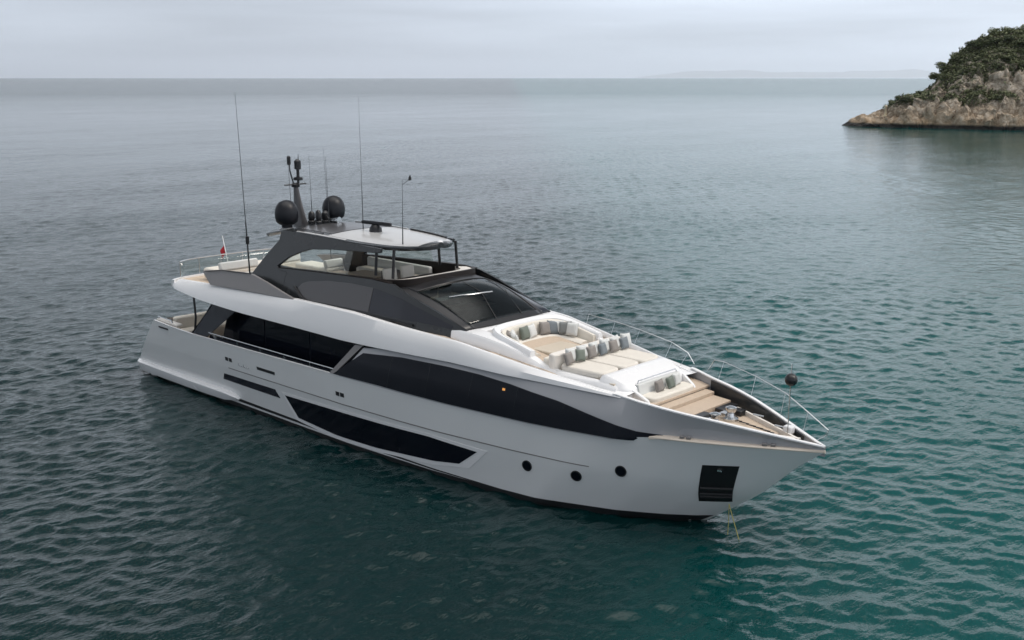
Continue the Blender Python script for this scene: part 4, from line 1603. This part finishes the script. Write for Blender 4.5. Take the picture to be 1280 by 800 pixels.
# ensign at the stern
fs = MB().tube([(2.35, 0, 4.4), (1.95, 0, 5.75)], .022, 6).build('flagstaff', 'white', yacht)
fv = []
for i in range(9):
    u = i / 8
    fv.append([(2.02 - .22 * u, .05 * math.sin(u * 5), 5.45 - .36 * u), (2.10 - .16 * u, .05 * math.sin(u * 5 + .6), 5.12 - .40 * u)])
MB().loft(fv, closed=False).build('flag', 'red', fs, smooth=60, solid=.006)


# ================================================================== things that lie on, hang from or belong beside the yacht
def cushion_mesh(name, w_, h_, d_):
    """scatter cushion: square with drawn-in sides, pinched corners and a plump middle"""
    n = 10
    v, f = [], []
    for sd in (1, -1):
        for i in range(n + 1):
            for j in range(n + 1):
                a, b = -1 + 2 * i / n, -1 + 2 * j / n
                pin = 1 - .10 * (1 - a * a) * abs(b) ** 2
                pin2 = 1 - .10 * (1 - b * b) * abs(a) ** 2
                th = ((1 - a ** 4) * (1 - b ** 4)) ** .5
                v.append((sd * d_ / 2 * th, a * w_ / 2 * pin2, b * h_ / 2 * pin))
    q = (n + 1) ** 2
    for k in range(2):
        for i in range(n):
            for j in range(n):
                a = k * q + i * (n + 1) + j
                f.append((a, a + 1, a + n + 2, a + n + 1))
    return v, f


def cushion(p, face, mat, label, size=.44, tilt=.30, group='cushions on the foredeck lounge', roll=0.0):
    v, f = cushion_mesh('cushion', size, size, size * .42)
    o = link('cushion', v, f, mat, None, smooth=60)
    o.location = p
    o.rotation_euler = (roll + random.uniform(-.12, .12), -tilt + random.uniform(-.08, .08), face + random.uniform(-.16, .16))
    tag(o, label, 'cushion', group)
    return o


# six dark cushions in a row on the sun pad, each with a white one leaning behind it
names6 = [('brownfab', 'taupe cushion at the near end of the sun pad row'),
          ('greenfab', 'sage cushion second from the near end of the sun pad row'),
          ('brownfab', 'taupe cushion third from the near end of the sun pad row'),
          ('bluefab', 'blue grey cushion fourth from the near end of the sun pad row'),
          ('brownfab', 'taupe cushion fifth from the near end, beside the last one'),
          ('bluefab', 'blue grey cushion at the far end of the sun pad row')]
for k, (mt, lab) in enumerate(names6):
    y = -1.30 + k * .53
    cushion((22.40, y - .06, 4.27), 0.0, mt, lab, .37, roll=.06 * (-1) ** k)
    cushion((22.26, y + .20, 4.31), 0.0, 'whitefab', ['white cushion behind the nearest taupe cushion of the sun pad row', 'white cushion behind the sage cushion of the sun pad row',
            'white cushion behind the third cushion of the sun pad row', 'white cushion behind the fourth, blue grey cushion of the row',
            'white cushion behind the fifth cushion of the sun pad row', 'white cushion behind the farthest cushion of the row'][k], .42)
# cushions round the C-shaped sofa
SOFA = [(19.75, -1.12, .9, 'brownfab', 'small taupe cushion at the near corner of the curved sofa'),
        (19.55, -.98, .6, 'whitefab', 'white cushion in the near corner of the curved sofa'),
        (20.02, -1.18, 1.2, 'whitefab', 'white cushion on the near arm of the curved sofa'),
        (19.40, -.25, .0, 'greenfab', 'sage cushion alone midway along the curved sofa back'),
        (19.38, .10, .0, 'whitefab', 'white cushion beside the sage one in the sofa middle'),
        (19.42, .72, -.2, 'brownfab', 'taupe cushion left of the far corner group on the sofa'),
        (19.52, 1.02, -.5, 'bluefab', 'blue grey cushion in the far corner of the curved sofa'),
        (19.80, 1.14, -.9, 'whitefab', 'white cushion between two grey ones in the far corner'),
        (20.08, 1.2, -1.2, 'greyfab', 'grey cushion on the far arm of the curved sofa'),
        (20.36, 1.22, -1.4, 'whitefab', 'white cushion last on the far arm of the sofa')]
for x, y, a, mt, lab in SOFA:
    cushion((x + (.22 if x < 19.7 else .02), y * .97, 4.40), a, mt, lab, .44)
cushion((24.90, -.30, 3.71), 0, 'brownfab', 'taupe cushion on the small bench at the bow', .36)
cushion((24.92, .22, 3.71), 0, 'greenfab', 'dark sage cushion on the small bench at the bow', .36)
cushion((24.84, .62, 3.72), 0, 'whitefab', 'white cushion at the far end of the small bow bench', .38)

# black anchor ball hoisted on the jackstaff
MBb = MB()
prof = [(.17 * math.sin(q), -.17 * math.cos(q)) for q in np.linspace(.05, math.pi - .05, 14)]
ball = MBb.lathe((0, 0, 0), prof, 18).tube([(0, 0, .165), (0, 0, .24)], .012, 6).tube([(0, 0, -.165), (0, 0, -.24)], .012, 6).build('anchor_ball', 'black', None, smooth=60)
ball.location = (28.80, .12, 4.55)
tag(ball, 'round black anchor ball hoisted above the bow', 'anchor ball')

# pale rope from the bow pocket into the water
MB().tube([(27.55, -.62, .95), (27.72, -.62, .5), (27.86, -.55, 0.0), (28.1, -.45, -.9)], .013, 7).tube([(27.55, -.62, .95), (27.5, -.52, .4), (27.46, -.5, -.9)], .010, 7).build('mooring_rope', 'rope', None)
tag(bpy.data.objects['mooring_rope'], 'pale yellow rope running from the bow down into the water', 'rope')

# ------------------------------------------------------------------ haze over the whole bay
hm, ht_, hb_ = new_mat('thin_sea_haze')
ht_.nodes.remove(hb_)
pv = nd(ht_, 'ShaderNodeVolumePrincipled')
pv.inputs['Color'].default_value = (0.97, 0.975, 0.99, 1)
pv.inputs['Density'].default_value = 3.2e-5
pv.inputs['Anisotropy'].default_value = 0.85
ht_.links.new(pv.outputs['Volume'], ht_.nodes['Material Output'].inputs['Volume'])
M['haze'] = hm
hz_o = MB().box((0, 0, 500 - 3), (150000, 150000, 1000)).build('haze', 'haze', None, smooth=0)
tag(hz_o, 'thin pale haze over the sea that fades the far hills', 'haze', kind='stuff')
